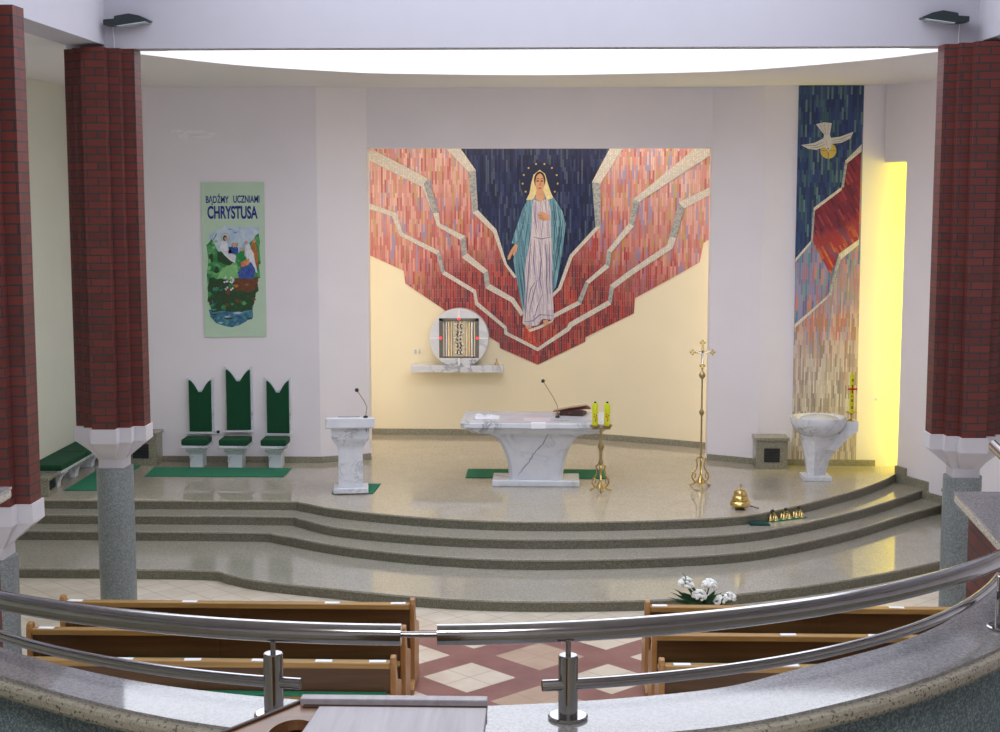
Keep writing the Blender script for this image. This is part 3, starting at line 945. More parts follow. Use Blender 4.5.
DM('dove_eye', [Z7(*p) for p in oval(157, 252, 2.6, 2.6, 8)], 'm_dark', 0.035)

# ---- the banner
ban = thing('banner', 'pale green painted banner hanging above the green seats', 'banner', (0, 0, 0))
WF = lambda x: DW
def B2(x, y):
    q = P(190 + x / 4.31, 175 + y / 4.31, d=DW)
    return (q.x, q.z)
M['b_sheet'] = plain('pale_green_sheet', srgb(190, 214, 190), 0.7, var=0.02)
M['b_text'] = plain('blue_ink', srgb(26, 50, 140), 0.6, var=0.05)
def blotch(name, cols, scale=7.0):
    m, nt, b = new_mat(name)
    co = obj_coords(nt)
    n = N(nt, 'ShaderNodeTexNoise', Scale=scale, Detail=4.0, Distortion=1.0)
    L(nt, co, n.inputs['Vector'])
    k = len(cols)
    r = ramp(nt, [(0.25 + 0.5 * i / (k - 1), srgb(*c)) for i, c in enumerate(cols)], n.outputs['Fac'])
    L(nt, r.outputs['Color'], b.inputs['Base Color'])
    b.inputs['Roughness'].default_value = 0.7
    return m
M['b_sky'] = blotch('sky_wash', ((150, 180, 214), (186, 206, 224), (214, 224, 226)))
M['b_green'] = blotch('meadow_wash', ((30, 100, 54), (60, 140, 80), (120, 184, 120)))
M['b_light'] = blotch('light_meadow_wash', ((96, 170, 96), (150, 206, 140)))
M['b_dark'] = blotch('bush_wash', ((16, 44, 30), (40, 92, 50), (30, 70, 44), (64, 66, 40), (20, 60, 54)), 16)
M['b_rock'] = blotch('rock_wash', ((60, 38, 30), (120, 72, 46), (86, 60, 44)), 10)
M['b_water'] = blotch('water_wash', ((30, 76, 110), (60, 120, 140), (120, 170, 170)), 9)
M['b_white'] = blotch('white_robe_wash', ((200, 206, 220), (238, 238, 240)), 14)
M['b_blue'] = blotch('blue_robe_wash', ((34, 60, 140), (80, 110, 180)), 14)
M['b_orange'] = blotch('orange_robe_wash', ((150, 84, 40), (200, 130, 70)), 14)
M['b_greenr'] = blotch('green_veil_wash', ((16, 120, 60), (50, 160, 80)), 14)
M['b_pink'] = blotch('rose_wash', ((200, 90, 100), (224, 180, 90)), 14)
M['b_skin'] = plain('skin_wash', srgb(206, 160, 120), 0.7)
def BM_(name, pts, mat, off, label=None):
    return sheet(name, [B2(*p) for p in pts], mat, ban, WF, off, 0.004, label, 0)
BM_('sheet', [(48, 32), (320, 30), (330, 697), (65, 700)], 'b_sheet', 0.02)
def rough_poly(pts, amp=5, sub=4):
    out = []
    for a, b in zip(pts, pts[1:] + pts[:1]):
        for j in range(sub):
            t = j / sub
            out.append((a[0] + (b[0] - a[0]) * t + random.uniform(-amp, amp), a[1] + (b[1] - a[1]) * t + random.uniform(-amp, amp)))
    return out
BM_('sky_painting', rough_poly([(80, 260), (150, 215), (300, 225), (304, 330), (90, 340)]), 'b_sky', 0.024)
BM_('hill_painting', rough_poly([(256, 300), (298, 250), (302, 380), (262, 380)]), 'b_green', 0.027)
BM_('meadow_painting', rough_poly([(76, 300), (96, 280), (125, 330), (210, 340), (300, 360), (300, 440), (240, 470), (150, 560), (80, 560)]), 'b_green', 0.027)
BM_('light_meadow_painting', rough_poly([(140, 400), (200, 370), (215, 440), (170, 470), (120, 450)]), 'b_light', 0.029)
BM_('rock_painting', rough_poly([(120, 330), (150, 330), (190, 375), (170, 392), (120, 372)], 3), 'b_dark', 0.030)
BM_('bush_painting', rough_poly([(82, 440), (150, 450), (220, 460), (296, 480), (280, 540), (270, 580), (100, 590), (80, 540)]), 'b_dark', 0.030)
BM_('earth_painting', rough_poly([(196, 440), (296, 440), (294, 492), (250, 510), (190, 490)]), 'b_rock', 0.032)
BM_('water_painting', rough_poly([(84, 580), (276, 566), (276, 612), (230, 640), (170, 655), (120, 640), (88, 610)]), 'b_water', 0.029)
BM_('white_figure', [(138, 285), (160, 285), (172, 315), (200, 350), (196, 378), (180, 372), (150, 345), (130, 318)], 'b_white', 0.034)
BM_('head', oval(153, 272, 9, 12), 'm_hair', 0.035)
BM_('head', oval(156, 274, 6, 8), 'b_skin', 0.037)
BM_('halo_ring', strip([(p[0], p[1]) for p in oval(154, 268, 18, 18, 16)] + [(172, 268)], 2.0), 'm_star', 0.033)
BM_('orange_figure', rough_poly([(268, 290), (284, 288), (292, 330), (298, 392), (280, 396), (264, 330)], 2), 'b_orange', 0.034)
BM_('white_veil_figure', rough_poly([(240, 300), (256, 296), (276, 340), (290, 420), (262, 410), (240, 350)], 2), 'b_white', 0.035)
BM_('blue_figure', rough_poly([(236, 390), (262, 372), (284, 410), (276, 446), (214, 446), (206, 420)], 2), 'b_blue', 0.037)
BM_('green_figure', rough_poly([(214, 330), (232, 322), (240, 356), (226, 372), (206, 356)], 2), 'b_greenr', 0.036)
BM_('rose_sash', rough_poly([(220, 376), (256, 360), (258, 384), (222, 398)], 2), 'b_pink', 0.039)
for x, y in ((278, 284), (244, 292), (188, 300), (203, 300), (226, 320)):
    BM_('head', oval(x, y, 7, 9, 10), 'b_skin', 0.038)
for x, y in ((178, 318), (198, 320)):
    BM_('seated_figure', rough_poly([(x - 9, y - 10), (x + 9, y - 10), (x + 12, y + 20), (x - 12, y + 20)], 2), 'b_blue', 0.034)
dr = random.Random(5)
def dabs(n, mats, x0, x1, y0, y1, rx, ry):
    for _ in range(n):
        cx, cy = dr.uniform(x0, x1), dr.uniform(y0, y1)
        k = dr.uniform(0.5, 1.0)
        pts = [(cx + rx * k * dr.uniform(0.6, 1.2) * math.cos(2 * PI * i / 9), cy + ry * k * dr.uniform(0.6, 1.2) * math.sin(2 * PI * i / 9)) for i in range(9)]
        BM_('paint_dab', pts, dr.choice(mats), 0.0335 + dr.uniform(0, 0.0012))
dabs(16, ['b_green', 'b_dark', 'b_dark', 'b_water'], 86, 150, 450, 570, 14, 18)
dabs(12, ['b_dark', 'b_rock', 'b_green'], 150, 285, 470, 560, 16, 12)
dabs(8, ['b_rock', 'b_rock', 'b_orange'], 200, 285, 455, 500, 18, 9)
dabs(14, ['b_water', 'b_dark', 'b_water', 'b_sky'], 100, 262, 560, 640, 24, 6)
dabs(8, ['b_green', 'b_light', 'b_dark'], 84, 120, 320, 440, 12, 16)
dabs(6, ['b_sky', 'b_light'], 80, 120, 270, 320, 12, 10)
for i in range(16):
    a = random.uniform(148, 190)
    b = random.uniform(440, 494)
    BM_('white_blossom', oval(a, b, 4.5, 4.5, 7), 'b_white', 0.036)
for pts in ([(166, 232), (172, 236), (180, 231)], [(190, 244), (197, 249), (204, 246)], [(92, 296), (112, 262), (118, 250)]):
    BM_('bird_stroke', strip(pts, 3), 'b_dark', 0.034)
for pts in ([(96, 600), (150, 592), (200, 600)], [(130, 622), (190, 612), (262, 600)], [(170, 640), (210, 630), (240, 632)]):
    BM_('water_stroke', strip(pts, 5), 'b_blue', 0.033)

def letters(name, text, x0, x1, z0, z1, y, mat, parent, bold=0.03, ext=0.002):
    cu = bpy.data.curves.new(name, 'FONT')
    cu.body = text
    cu.size = 1.0
    cu.offset = bold
    cu.extrude = 0.0
    o = bpy.data.objects.new(name, cu)
    COL.objects.link(o)
    dg = bpy.context.evaluated_depsgraph_get()
    me = bpy.data.meshes.new_from_object(o.evaluated_get(dg))
    bpy.data.objects.remove(o)
    xs = [v.co.x for v in me.vertices]
    # letter height from the plain capitals: the tallest marks are accents
    ys = [v.co.y for v in me.vertices]
    bx0, bx1, by0, by1 = min(xs), max(xs), min(ys), max(ys)
    for v in me.vertices:
        v.co = Vector((x0 + (v.co.x - bx0) / (bx1 - bx0) * (x1 - x0), y, z0 + (v.co.y - by0) / (by1 - by0) * (z1 - z0)))
    bm = bmesh.new()
    bm.from_mesh(me)
    r = bmesh.ops.extrude_face_region(bm, geom=bm.faces[:])
    for v in r['geom']:
        if isinstance(v, bmesh.types.BMVert):
            v.co.y -= ext
    bmesh.ops.recalc_face_normals(bm, faces=bm.faces)
    bm.to_mesh(me)
    bm.free()
    me.materials.clear()
    me.materials.append(M[mat])
    t = bpy.data.objects.new(name, me)
    COL.objects.link(t)
    t.parent = parent
    return t
YT = DW - 0.021
def line_of(text, ax, bx, ty, by, bold):
    a, b = B2(ax, by), B2(bx, ty)
    letters('lettering', text, a[0], b[0], a[1], b[1], YT, 'b_text', ban, bold)
line_of('BĄDŹMY', 70, 168, 80, 130, 0.022)
line_of('UCZNIAMI', 188, 300, 88, 120, 0.022)
line_of('CHRYSTUSA', 77, 292, 133, 189, 0.03)

# small wall fittings
def fitting(name, label, cat, px, py, wpx, hpx, wf, on, dot=False):
    x, z = on(px, py)
    y = wf(x)
    s = 0.0165
    t = thing(name, label, cat, (x, y, z))
    MB().box(-wpx * s / 2, wpx * s / 2, -0.03, 0.004, -hpx * s / 2, hpx * s / 2).build('plate', 'whiteplastic', t, bevel=0.006)
    if dot:
        MB().yprism(oval(0, 0, 0.028, 0.028, 14), -0.034, -0.028).build('socket_hole', 'blackplastic', t)
    else:
        MB().box(-wpx * s / 4, wpx * s / 4, -0.038, -0.028, -hpx * s / 3.4, hpx * s / 3.4).build('rocker', 'whiteplastic', t, bevel=0.003)
    return t
fitting('wall_socket', 'small white socket between the left and the tall green seat', 'socket', 218.5, 431.6, 4.6, 4.6, WF, lambda a, b: (P(a, b, d=DW).x, P(a, b, d=DW).z), True)
fitting('wall_switch', 'left one of two small white switches beside the round tabernacle', 'switch', 414.5, 351.5, 2.6, 5, WN, on_niche)
fitting('wall_switch', 'right one of two small white switches, nearer the round tabernacle', 'switch', 418.6, 351.5, 2.6, 5, WN, on_niche)
fitting('wall_socket', 'white socket plate on the wall between altar niche and yellow opening', 'socket', 876.5, 399, 2.4, 2.4, WB, on_back)

# ------------------------------------------------------------------ tabernacle
tx, tz = on_niche(460, 339)
ty = WN(tx)
sx0, _ = on_niche(412, 367)
sx1, _ = on_niche(503.5, 367)
ztop = on_niche(455, 363.5)[1]
sh = thing('wall_shelf', 'long white marble shelf under the round tabernacle', 'shelf', (tx, ty, ztop))
m = MB()
pts_f = [(sx0 - tx, -0.36), (sx1 - tx, -0.36), (sx1 - tx, WN(sx1) - ty + 0.02), (0, 0.02), (sx0 - tx, WN(sx0) - ty + 0.02)]
m.prism(pts_f, -0.125, 0.0)
m.build('slab', 'marble', sh, bevel=0.006)
TR = 0.545
tab = thing('tabernacle', 'round white marble tabernacle with golden folding doors on wall shelf', 'tabernacle', (tx, ty - 0.02, ztop))
cz = tz - ztop + 0.045
hs = 0.365
m = MB()
n = 64
def ringpts(y, r):
    return [(r * math.cos(2 * PI * i / n), y, max(0.0, cz + r * math.sin(2 * PI * i / n))) for i in range(n)]
def sqpts(y, s):
    out = []
    for i in range(n):
        a = 2 * PI * i / n
        k = s / max(abs(math.cos(a)), abs(math.sin(a)))
        out.append((k * math.cos(a), y, cz + k * math.sin(a)))
    return out
m.loft([ringpts(-0.02, TR), ringpts(-0.27, TR), ringpts(-0.285, TR - 0.015), sqpts(-0.285, hs), sqpts(-0.04, hs)], caps=False)
m.build('marble_disc', 'marble', tab)
m = MB()
m.box(-0.02, 0.02, -0.296, -0.28, cz + hs, cz + TR - 0.02)
m.box(-0.02, 0.02, -0.296, -0.28, 0.005, cz - hs)
m.box(hs, TR - 0.02, -0.296, -0.28, cz - 0.012, cz + 0.012)
m.box(-TR + 0.02, -hs, -0.296, -0.28, cz - 0.012, cz + 0.012)
m.build('cross_inlay', 'white_cloth', tab, label='pale inlaid cross arms')
MB().box(-hs, hs, -0.05, -0.03, cz - hs, cz + hs).build('back_plate', 'brassdull', tab)
m = MB()
for x in (-hs + 0.035, hs - 0.035):
    m.box(x - 0.032, x + 0.032, -0.285, -0.2, cz - hs, cz + hs)
m.box(-hs, hs, -0.285, -0.2, cz + hs - 0.05, cz + hs)
m.build('door_frame', 'framegrey', tab, label='grey metal door frame')
for s in (-1, 1):  # grey plate stands for the dark between the golden folds
    lf = MB().box(min(s * 0.12, s * 0.31), max(s * 0.12, s * 0.31), -0.215, -0.19, cz - hs + 0.02, cz + hs - 0.06).build('folding_door', 'framegrey', tab, label='pleated golden door leaf')
    for x, r0, mt in ((0.142, 0.017, 'paleleaf'), (0.188, 0.02, 'leafgold'), (0.236, 0.021, 'silverleaf'), (0.288, 0.02, 'paleleaf')):  # alternating tones put the highlights on the golden folds into colour
        MB().tube([(s * x, -0.235, cz - hs + 0.022), (s * x, -0.235, cz + hs - 0.062)], r0, 12).build('door_fold', mt, lf, smooth=True)
m = MB()
m.box(-0.118, 0.118, -0.22, -0.19, cz - hs + 0.02, cz + hs - 0.06)
m.build('door_panel', 'leafgold', tab)
m = MB()
for i in range(9):
    z = cz - hs + 0.07 + i * 0.072
    for x in (-0.06, 0.0, 0.06):
        dx = 0.02 * math.sin(i * 1.3)
        m.ball((x + dx, -0.232, z + 0.018 * (x != 0)), 0.024, 8)
m.build('door_relief', 'silverleaf', tab, smooth=True)
for x in (-0.03, 0.03):
    MB().tube([(x + 0.012 * (-1) ** i, -0.224, cz - hs + 0.06 + i * 0.04) for i in range(15)], 0.013, 6).build('relief_ground', 'blackplastic', tab)
for x, z in ((0, hs - 0.012), (-hs + 0.03, 0), (hs - 0.03, 0)):
    MB().ball((x, -0.29, cz + z), 0.026, 12).build('signal_light', 'redled', tab, smooth=True, label='glowing red signal light')
qx, qz = on_niche(498, 364)
fig = thing('altar_bell', 'tiny brass hand bell at right end of marble wall shelf', 'bell', (qx - 0.02, WN(qx) - 0.2, ztop))
MB().lathe([(0.045, 0), (0.04, 0.02), (0.028, 0.05), (0.012, 0.06)], n=14).build('bell_cup', 'brassdull', fig, smooth=True)
MB().lathe([(0.008, 0.055), (0.01, 0.09), (0.016, 0.11), (0.004, 0.125)], n=10).build('handle', 'brassdull', fig, smooth=True)

# ------------------------------------------------------------------ altar
ax, ay = -0.155, 22.3
alt = thing('altar', 'white marble altar with curved stem in the middle of the sanctuary', 'altar', (ax, ay, ZP))
MB().box(-0.67, 0.67, 0, 0.62, 0, 0.10).build('base_slab', 'marble', alt, bevel=0.015)
rings = []
for i in range(11):
    t = i / 10
    z = 0.10 + 0.745 * t
    k = 1 - math.sqrt(max(0, 1 - t * t))
    hw = 0.415 + 0.40 * k
    y0, y1 = 0.06 - 0.10 * k, 0.56 + 0.10 * k
    rings.append([(-hw, y0 + 0.05, z), (-hw + 0.06, y0, z), (hw - 0.06, y0, z), (hw, y0 + 0.05, z), (hw, y1, z), (-hw, y1, z)])
MB().loft(rings).build('stem', 'marble_altar', alt)
def oct_(hw, y0, y1, c, z):
    return [(-hw + c, y0, z), (hw - c, y0, z), (hw, y0 + c, z), (hw, y1 - c, z), (hw - c, y1, z), (-hw + c, y1, z), (-hw, y1 - c, z), (-hw, y0 + c, z)]
MB().loft([oct_(0.98, -0.12, 0.85, 0.12, 0.84), oct_(1.06, -0.17, 0.92, 0.12, 0.90), oct_(1.06, -0.17, 0.92, 0.12, 0.94)]).build('underslab', 'marble', alt)
MB().loft([oct_(1.14, -0.24, 1.0, 0.06, 0.94), oct_(1.14, -0.24, 1.0, 0.06, 1.02)]).build('table_slab', 'marble', alt, bevel=0.012)
ZA = ZP + 1.02
# things on the altar
m = MB()
gx, gy = 14, 10
vs = [[None] * (gy + 1) for _ in range(gx + 1)]
rnd = random.Random(3)
for i in range(gx + 1):
    for j in range(gy + 1):
        h_ = 0.006 + max(0, 0.035 * math.sin(i * 0.9 + j * 0.6) * math.sin(j * 0.8) + rnd.uniform(-0.01, 0.02)) * (0 < i < gx) * (0 < j < gy)
        vs[i][j] = m.bm.verts.new((-0.2 + 0.4 * i / gx, -0.2 + 0.4 * j / gy, h_))
for i in range(gx):
    for j in range(gy):
        m.face((vs[i][j], vs[i + 1][j], vs[i + 1][j + 1], vs[i][j + 1]))
cl = m.build('altar_cloth', 'white_cloth', None, smooth=True, solid=0.008)
cl.location = (-0.92, 22.6, ZA + 0.003)
tag(cl, 'crumpled white cloth lying on the left end of the altar', 'cloth')
q = P(536, 419, z=ZA)
o = MB().box(-0.2, 0.2, -0.2, 0.2, 0, 0.006).build('corporal_cloth', 'grey_cloth', None, bevel=0.002)
o.location = (-0.14, 22.4, ZA + 0.002)
tag(o, 'greyish pink cloth spread flat on the middle of the altar', 'cloth')
m = MB()
m.box(-0.11, 0.11, -0.005, 0.10, 0, 0.004)
m.box(-0.11, 0.11, -0.007, -0.003, -0.076, 0.004)
o = m.build('altar_card', 'paper', None)
o.location = (-0.115, 22.053, ZA + 0.001)
tag(o, 'small white cloth flap hanging over the front edge of the altar', 'cloth')

def microphone(label, base, mid, tip, stand=True):
    t = thing('gooseneck_microphone', label, 'microphone', base)
    b, mi, ti = Vector(base), Vector(mid), Vector(tip)
    MB().lathe([(0.035, 0.001), (0.035, 0.02), (0.014, 0.03)], n=16).build('mic_base', 'blackplastic', t, smooth=True)
    MB().tube([(0, 0, 0.02), mi - b, (mi - b) * 0.7 + (ti - b) * 0.3 + Vector((0, 0, 0.02)), ti - b], 0.006, 8).build('gooseneck', 'brassdull', t, smooth=True)
    MB().ball(ti - b, 0.03, 12).build('windscreen', 'blackplastic', t, smooth=True)
yb = 22.42
microphone('gooseneck microphone standing beside the red book on the altar', tuple(P(557.5, 417.5, z=ZA)), tuple(P(557.5, 406, d=P(557, 418, z=ZA).y)), tuple(P(543, 381, d=22.4)))

# the open missal on its low stand
mq = P(577, 415.5, z=ZA)
ms = thing('missal', 'open red book on a low stand at the right of the altar', 'book', (mq.x - 0.08, mq.y + 0.08, ZA), math.radians(-12))
MB().xprism([(-0.14, 0.0), (0.2, 0.0), (0.2, 0.03), (-0.12, 0.10), (-0.14, 0.10)], -0.16, 0.2).build('book_stand', 'walnutdark', ms)
for s, zo in ((-1, -0.06), (1, 0.045)):
    r_ = [(s * 0.004, -0.16, 0.118), (s * 0.27, -0.16, 0.118 + zo), (s * 0.27, 0.2, 0.045 + zo * 0.6), (s * 0.004, 0.2, 0.045)]
    up_ = [(x, y + 0.003, z + 0.014) for x, y, z in r_]
    MB().loft([r_, up_]).build('cover', 'redleather', ms)
    lo_ = [(x * 0.95, y + (0.012 if y < 0 else -0.012), z + 0.0145) for x, y, z in r_]
    hi_ = [(x, y + 0.004, z + 0.022) for x, y, z in lo_]
    MB().loft([lo_, hi_]).build('page_block', 'pages', ms)
MB().box(-0.012, 0.012, -0.2, -0.155, 0.05, 0.058).build('ribbon', 'redwax', ms)

# ------------------------------------------------------------------ ambo
q = P(351, 494, z=ZP)
amx, amy = q.x, q.y
ARZ = math.radians(7)
amb = thing('ambo', 'white veined marble reading desk at left of the altar', 'lectern', (amx, amy, ZP + 0.0145), ARZ)
def sq(hx, y0, y1, z):
    return [(-hx, y0, z), (hx, y0, z), (hx, y1, z), (-hx, y1, z)]
MB().box(-0.26, 0.26, -0.06, 0.36, 0, 0.08).build('base_slab', 'marble', amb, bevel=0.012)
rg = [sq(0.185, 0.0, 0.3, 0.08), sq(0.18, 0.0, 0.3, 0.56), sq(0.185, 0.0, 0.31, 0.66)]
for i in range(1, 7):
    t = i / 6
    k = t * t * (3 - 2 * t)
    rg.append(sq(0.185 + 0.095 * k, -0.06 * k, 0.31 + 0.06 * k, 0.66 + 0.2 * t))
rg.append(sq(0.28, -0.06, 0.37, 1.0))
MB().loft(rg).build('stem', 'marble_v', amb)
m = MB()
m.xprism([(-0.14, 1.0), (-0.14, 1.15), (-0.06, 1.155), (0.44, 1.06), (0.44, 1.0)], -0.362, 0.362)
m.build('desk_slab', 'marble', amb, bevel=0.012)
def amb_w(x, y, z):
    return Vector((amx + x * math.cos(ARZ) - y * math.sin(ARZ), amy + x * math.sin(ARZ) + y * math.cos(ARZ), ZP + 0.0145 + z))
o = MB().box(-0.16, 0.16, -0.12, 0.12, 0, 0.014).build('reading_folder', 'greyboard', None, bevel=0.003)
o.location = amb_w(-0.02, 0.14, 1.119)
o.rotation_euler = (-math.atan(0.095 / 0.5), 0, ARZ)
tag(o, 'thin grey folder lying on top of the marble reading desk', 'folder')
bq = amb_w(0.23, -0.10, 1.1525)
microphone('gooseneck microphone standing on the marble reading desk', tuple(bq), tuple(P(367, 407, d=bq.y)), tuple(P(356.8, 390, d=bq.y - 0.05)))

# ------------------------------------------------------------------ candelabrum, cross, font
def scroll(c, r, a0, turns, k, flip=1, n=22):
    out = []
    for i in range(n):
        t = i / (n - 1)
        a = a0 + flip * turns * 2 * PI * t
        rr = r * (1 - 0.72 * t)
        out.append((c[0] + rr * math.cos(a), c[1] + rr * math.sin(a)))
    return out

def tripod_base(t, hh, rad, mat):
    """three scrolled feet around a stem"""
    for k in range(3):
        a = -PI / 2 + k * 2 * PI / 3
        ca, sa = math.cos(a), math.sin(a)
        prof = [(rad, 0.012), (rad * 0.86, 0.03), (rad * 0.6, 0.07), (rad * 0.45, 0.06)]
        prof += [(rad * 0.62 + x, 0.33 * hh + z) for x, z in scroll((0, 0), rad * 0.34, -PI * 0.6, 0.9, 1, 1)]
        body = [(rad * 0.3, 0.09 * hh + 0.02), (rad * 0.72, 0.16 * hh + 0.02), (rad * 0.86, 0.34 * hh), (rad * 0.6, 0.52 * hh), (rad * 0.4, 0.62 * hh), (rad * 0.36, 0.78 * hh), (rad * 0.48, 0.9 * hh), (rad * 0.3, 0.98 * hh), (0.01, hh)]
        foot = [(rad * 0.2, 0.14 * hh), (rad * 0.55, 0.08 * hh + 0.02), (rad * 0.8, 0.03), (rad, 0.012)]
        curl = [(rad * 0.86, 0.34 * hh), (rad * 0.78, 0.47 * hh), (rad * 0.55, 0.44 * hh), (rad * 0.52, 0.32 * hh), (rad * 0.66, 0.28 * hh)]
        m = MB()
        for line, r0 in ((smooth_line(body, 4), 0.011), (smooth_line(foot, 4), 0.013), (smooth_line(curl, 4), 0.009)):
            m.tube([(x * ca, x * sa, z) for x, z in line], r0, 7)
        m.ball((rad * ca, rad * sa, 0.018), 0.018, 8)
        m.build('scroll_foot', mat, t, smooth=True)
    MB().lathe([(0.03, 0.1 * hh), (0.075, 0.14 * hh), (0.06, 0.24 * hh), (0.03, 0.34 * hh), (0.02, 0.4 * hh)], n=16).build('foot_boss', mat, t, smooth=True)

q = P(600.5, 492, z=ZP)
ca = thing('candelabrum', 'brass two-armed candle stand in front of the altar', 'candle stand', tuple(q))
tripod_base(ca, 0.42, 0.17, 'gold')
MB().lathe([(0.018, 0.12), (0.022, 0.42), (0.038, 0.44), (0.038, 0.465), (0.024, 0.49), (0.027, 0.64), (0.048, 0.68), (0.048, 0.72), (0.024, 0.76), (0.022, 0.98)], n=18).build('stem', 'brassdull', ca, smooth=True)
MB().box(-0.14, 0.14, -0.018, 0.018, 0.955, 0.985).build('crossbar', 'brassdull', ca)
for s in (-1, 1):
    MB().lathe([(0.02, 0.955), (0.05, 0.975), (0.083, 1.012), (0.086, 1.018), (0.04, 1.015)], s * 0.09, 0, 18).build('drip_pan', 'brassdull', ca, smooth=True)
for s, w_ in ((-1, 'left'), (1, 'right')):
    cn = thing('candle', f'{w_} one of two short yellow-green candles on the brass stand', 'candle', (q.x + s * 0.09, q.y, q.z + 1.017), 0, 'pair of candles by the altar')
    MB().lathe([(0.043, 0), (0.044, 0.02), (0.044, 0.31), (0.034, 0.335)], n=20).build('wax_body', 'wax', cn, smooth=True)
    MB().lathe([(0.02, 0.333), (0.018, 0.352), (0.005, 0.36)], n=12).build('cap', 'darkmetal', cn, smooth=True)
    m = MB()
    for a, z in ((-1.57, 0.1), (-1.2, 0.13), (-1.9, 0.12), (-1.4, 0.07), (-1.75, 0.15), (-1.57, 0.05)):
        m.ball((0.041 * math.cos(a), 0.041 * math.sin(a), z + 0.02), 0.011, 8)
    m.build('painted_emblem', 'redwax', cn)

q = P(700.5, 487, z=ZP)
cr = thing('processional_cross', 'tall brass processional cross in a stand right of the altar', 'cross', tuple(q))
tripod_base(cr, 0.46, 0.17, 'gold')
MB().lathe([(0.013, 0.12), (0.015, 0.47), (0.03, 0.48), (0.015, 0.51), (0.013, 1.1), (0.038, 1.14), (0.038, 1.17), (0.013, 1.21), (0.012, 1.66), (0.05, 1.71), (0.05, 1.74), (0.012, 1.79), (0.014, 1.84)], n=16).build('pole', 'brassdull', cr, smooth=True)
m = MB()
m.box(-0.02, 0.02, -0.012, 0.012, 1.82, 2.22)
m.box(-0.15, 0.15, -0.012, 0.012, 2.055, 2.095)
for x, z in ((0, 2.22), (-0.15, 2.075), (0.15, 2.075), (0, 1.87)):
    for dx, dz in ((0, 0.03), (0.03, 0), (-0.03, 0), (0, -0.03)):
        m.ball((x + dx, 0, z + dz), 0.02, 8)
m.build('cross_head', 'gold', cr, bevel=0.003)
m = MB()
m.tube([(-0.12, -0.02, 2.1), (-0.06, -0.022, 2.075), (0, -0.025, 2.06), (0.06, -0.022, 2.075), (0.12, -0.02, 2.1)], 0.009, 6)
m.tube([(0, -0.026, 2.07), (0.004, -0.03, 1.99), (-0.006, -0.03, 1.9)], 0.016, 6)
m.ball((0.0, -0.03, 2.115), 0.02, 8)
m.build('corpus', 'silver', cr, smooth=True, label='small silver figure on the cross')

q = P(816, 481, z=ZP)
fo = thing('baptismal_font', 'white veined marble font with a round bowl before the dove mosaic', 'font', tuple(q))
MB().box(-0.2, 0.24, -0.04, 0.36, 0, 0.075).build('base_slab', 'marble', fo, bevel=0.01)
rg = []
for z, xl, xr, yf, yb in ((0.075, -0.105, 0.17, 0.0, 0.3), (0.3, -0.145, 0.23, -0.03, 0.31), (0.5, -0.185, 0.33, -0.06, 0.32), (0.64, -0.215, 0.45, -0.09, 0.33), (0.74, -0.235, 0.53, -0.11, 0.34)):
    xc = -0.04
    rg.append([(xl, yb, z), (xl, (yf + yb) / 2, z), (xc, yf, z), (xr, (yf + yb) / 2, z), (xr, yb, z)])
MB().loft(rg).build('pedestal', 'marble_v', fo)
MB().yprism([(0.1, 0.5), (0.30, 0.46), (0.40, 0.56), (0.52, 0.70), (0.645, 0.77), (0.65, 0.93), (0.47, 0.93), (0.36, 0.74)], 0.05, 0.3).build('arm', 'marble_v', fo, bevel=0.01)
MB().lathe([(0.05, 0.66), (0.16, 0.67), (0.28, 0.72), (0.37, 0.79), (0.42, 0.88), (0.437, 0.95), (0.437, 0.99), (0.40, 0.985), (0.36, 0.93), (0.2, 0.88), (0.02, 0.87)], 0.045, 0.17, 40).build('bowl', 'marble_v', fo, smooth=True)
lid = MB().lathe([(0.30, 0.93), (0.29, 0.97), (0.2, 1.0), (0.02, 1.01)], 0.06, 0.19, 32).build('bowl_lid', 'marble', fo, smooth=True)
pc = thing('paschal_candle', 'tall yellow candle with a red cross on the arm of the font', 'candle', (q.x + 0.555, q.y + 0.17, q.z + 0.932))
MB().lathe([(0.05, 0.0), (0.05, 0.012), (0.016, 0.03), (0.018, 0.09), (0.09, 0.125), (0.09, 0.135), (0.04, 0.13)], n=20).build('candle_holder', 'gold', pc, smooth=True)
MB().lathe([(0.036, 0.13), (0.036, 0.735), (0.012, 0.745)], n=20).build('wax_body', 'wax', pc, smooth=True)
m = MB()
m.box(-0.012, 0.012, -0.043, -0.033, 0.43, 0.57)
m.box(-0.066, 0.066, -0.043, -0.033, 0.488, 0.515)
for dx, dz in ((-0.066, 0.50), (0.066, 0.50)):
    m.box(dx - 0.008, dx + 0.008, -0.045, -0.031, dz - 0.016, dz + 0.016)
m.build('red_cross', 'redwax', pc)
m = MB()
for z in (0.2, 0.22, 0.31, 0.33, 0.39, 0.63, 0.65):
    m.box(-0.018 + 0.004 * math.sin(z * 90), 0.018, -0.041, -0.033, z - 0.008, z + 0.008)
m.build('painted_marks', 'redwax', pc)

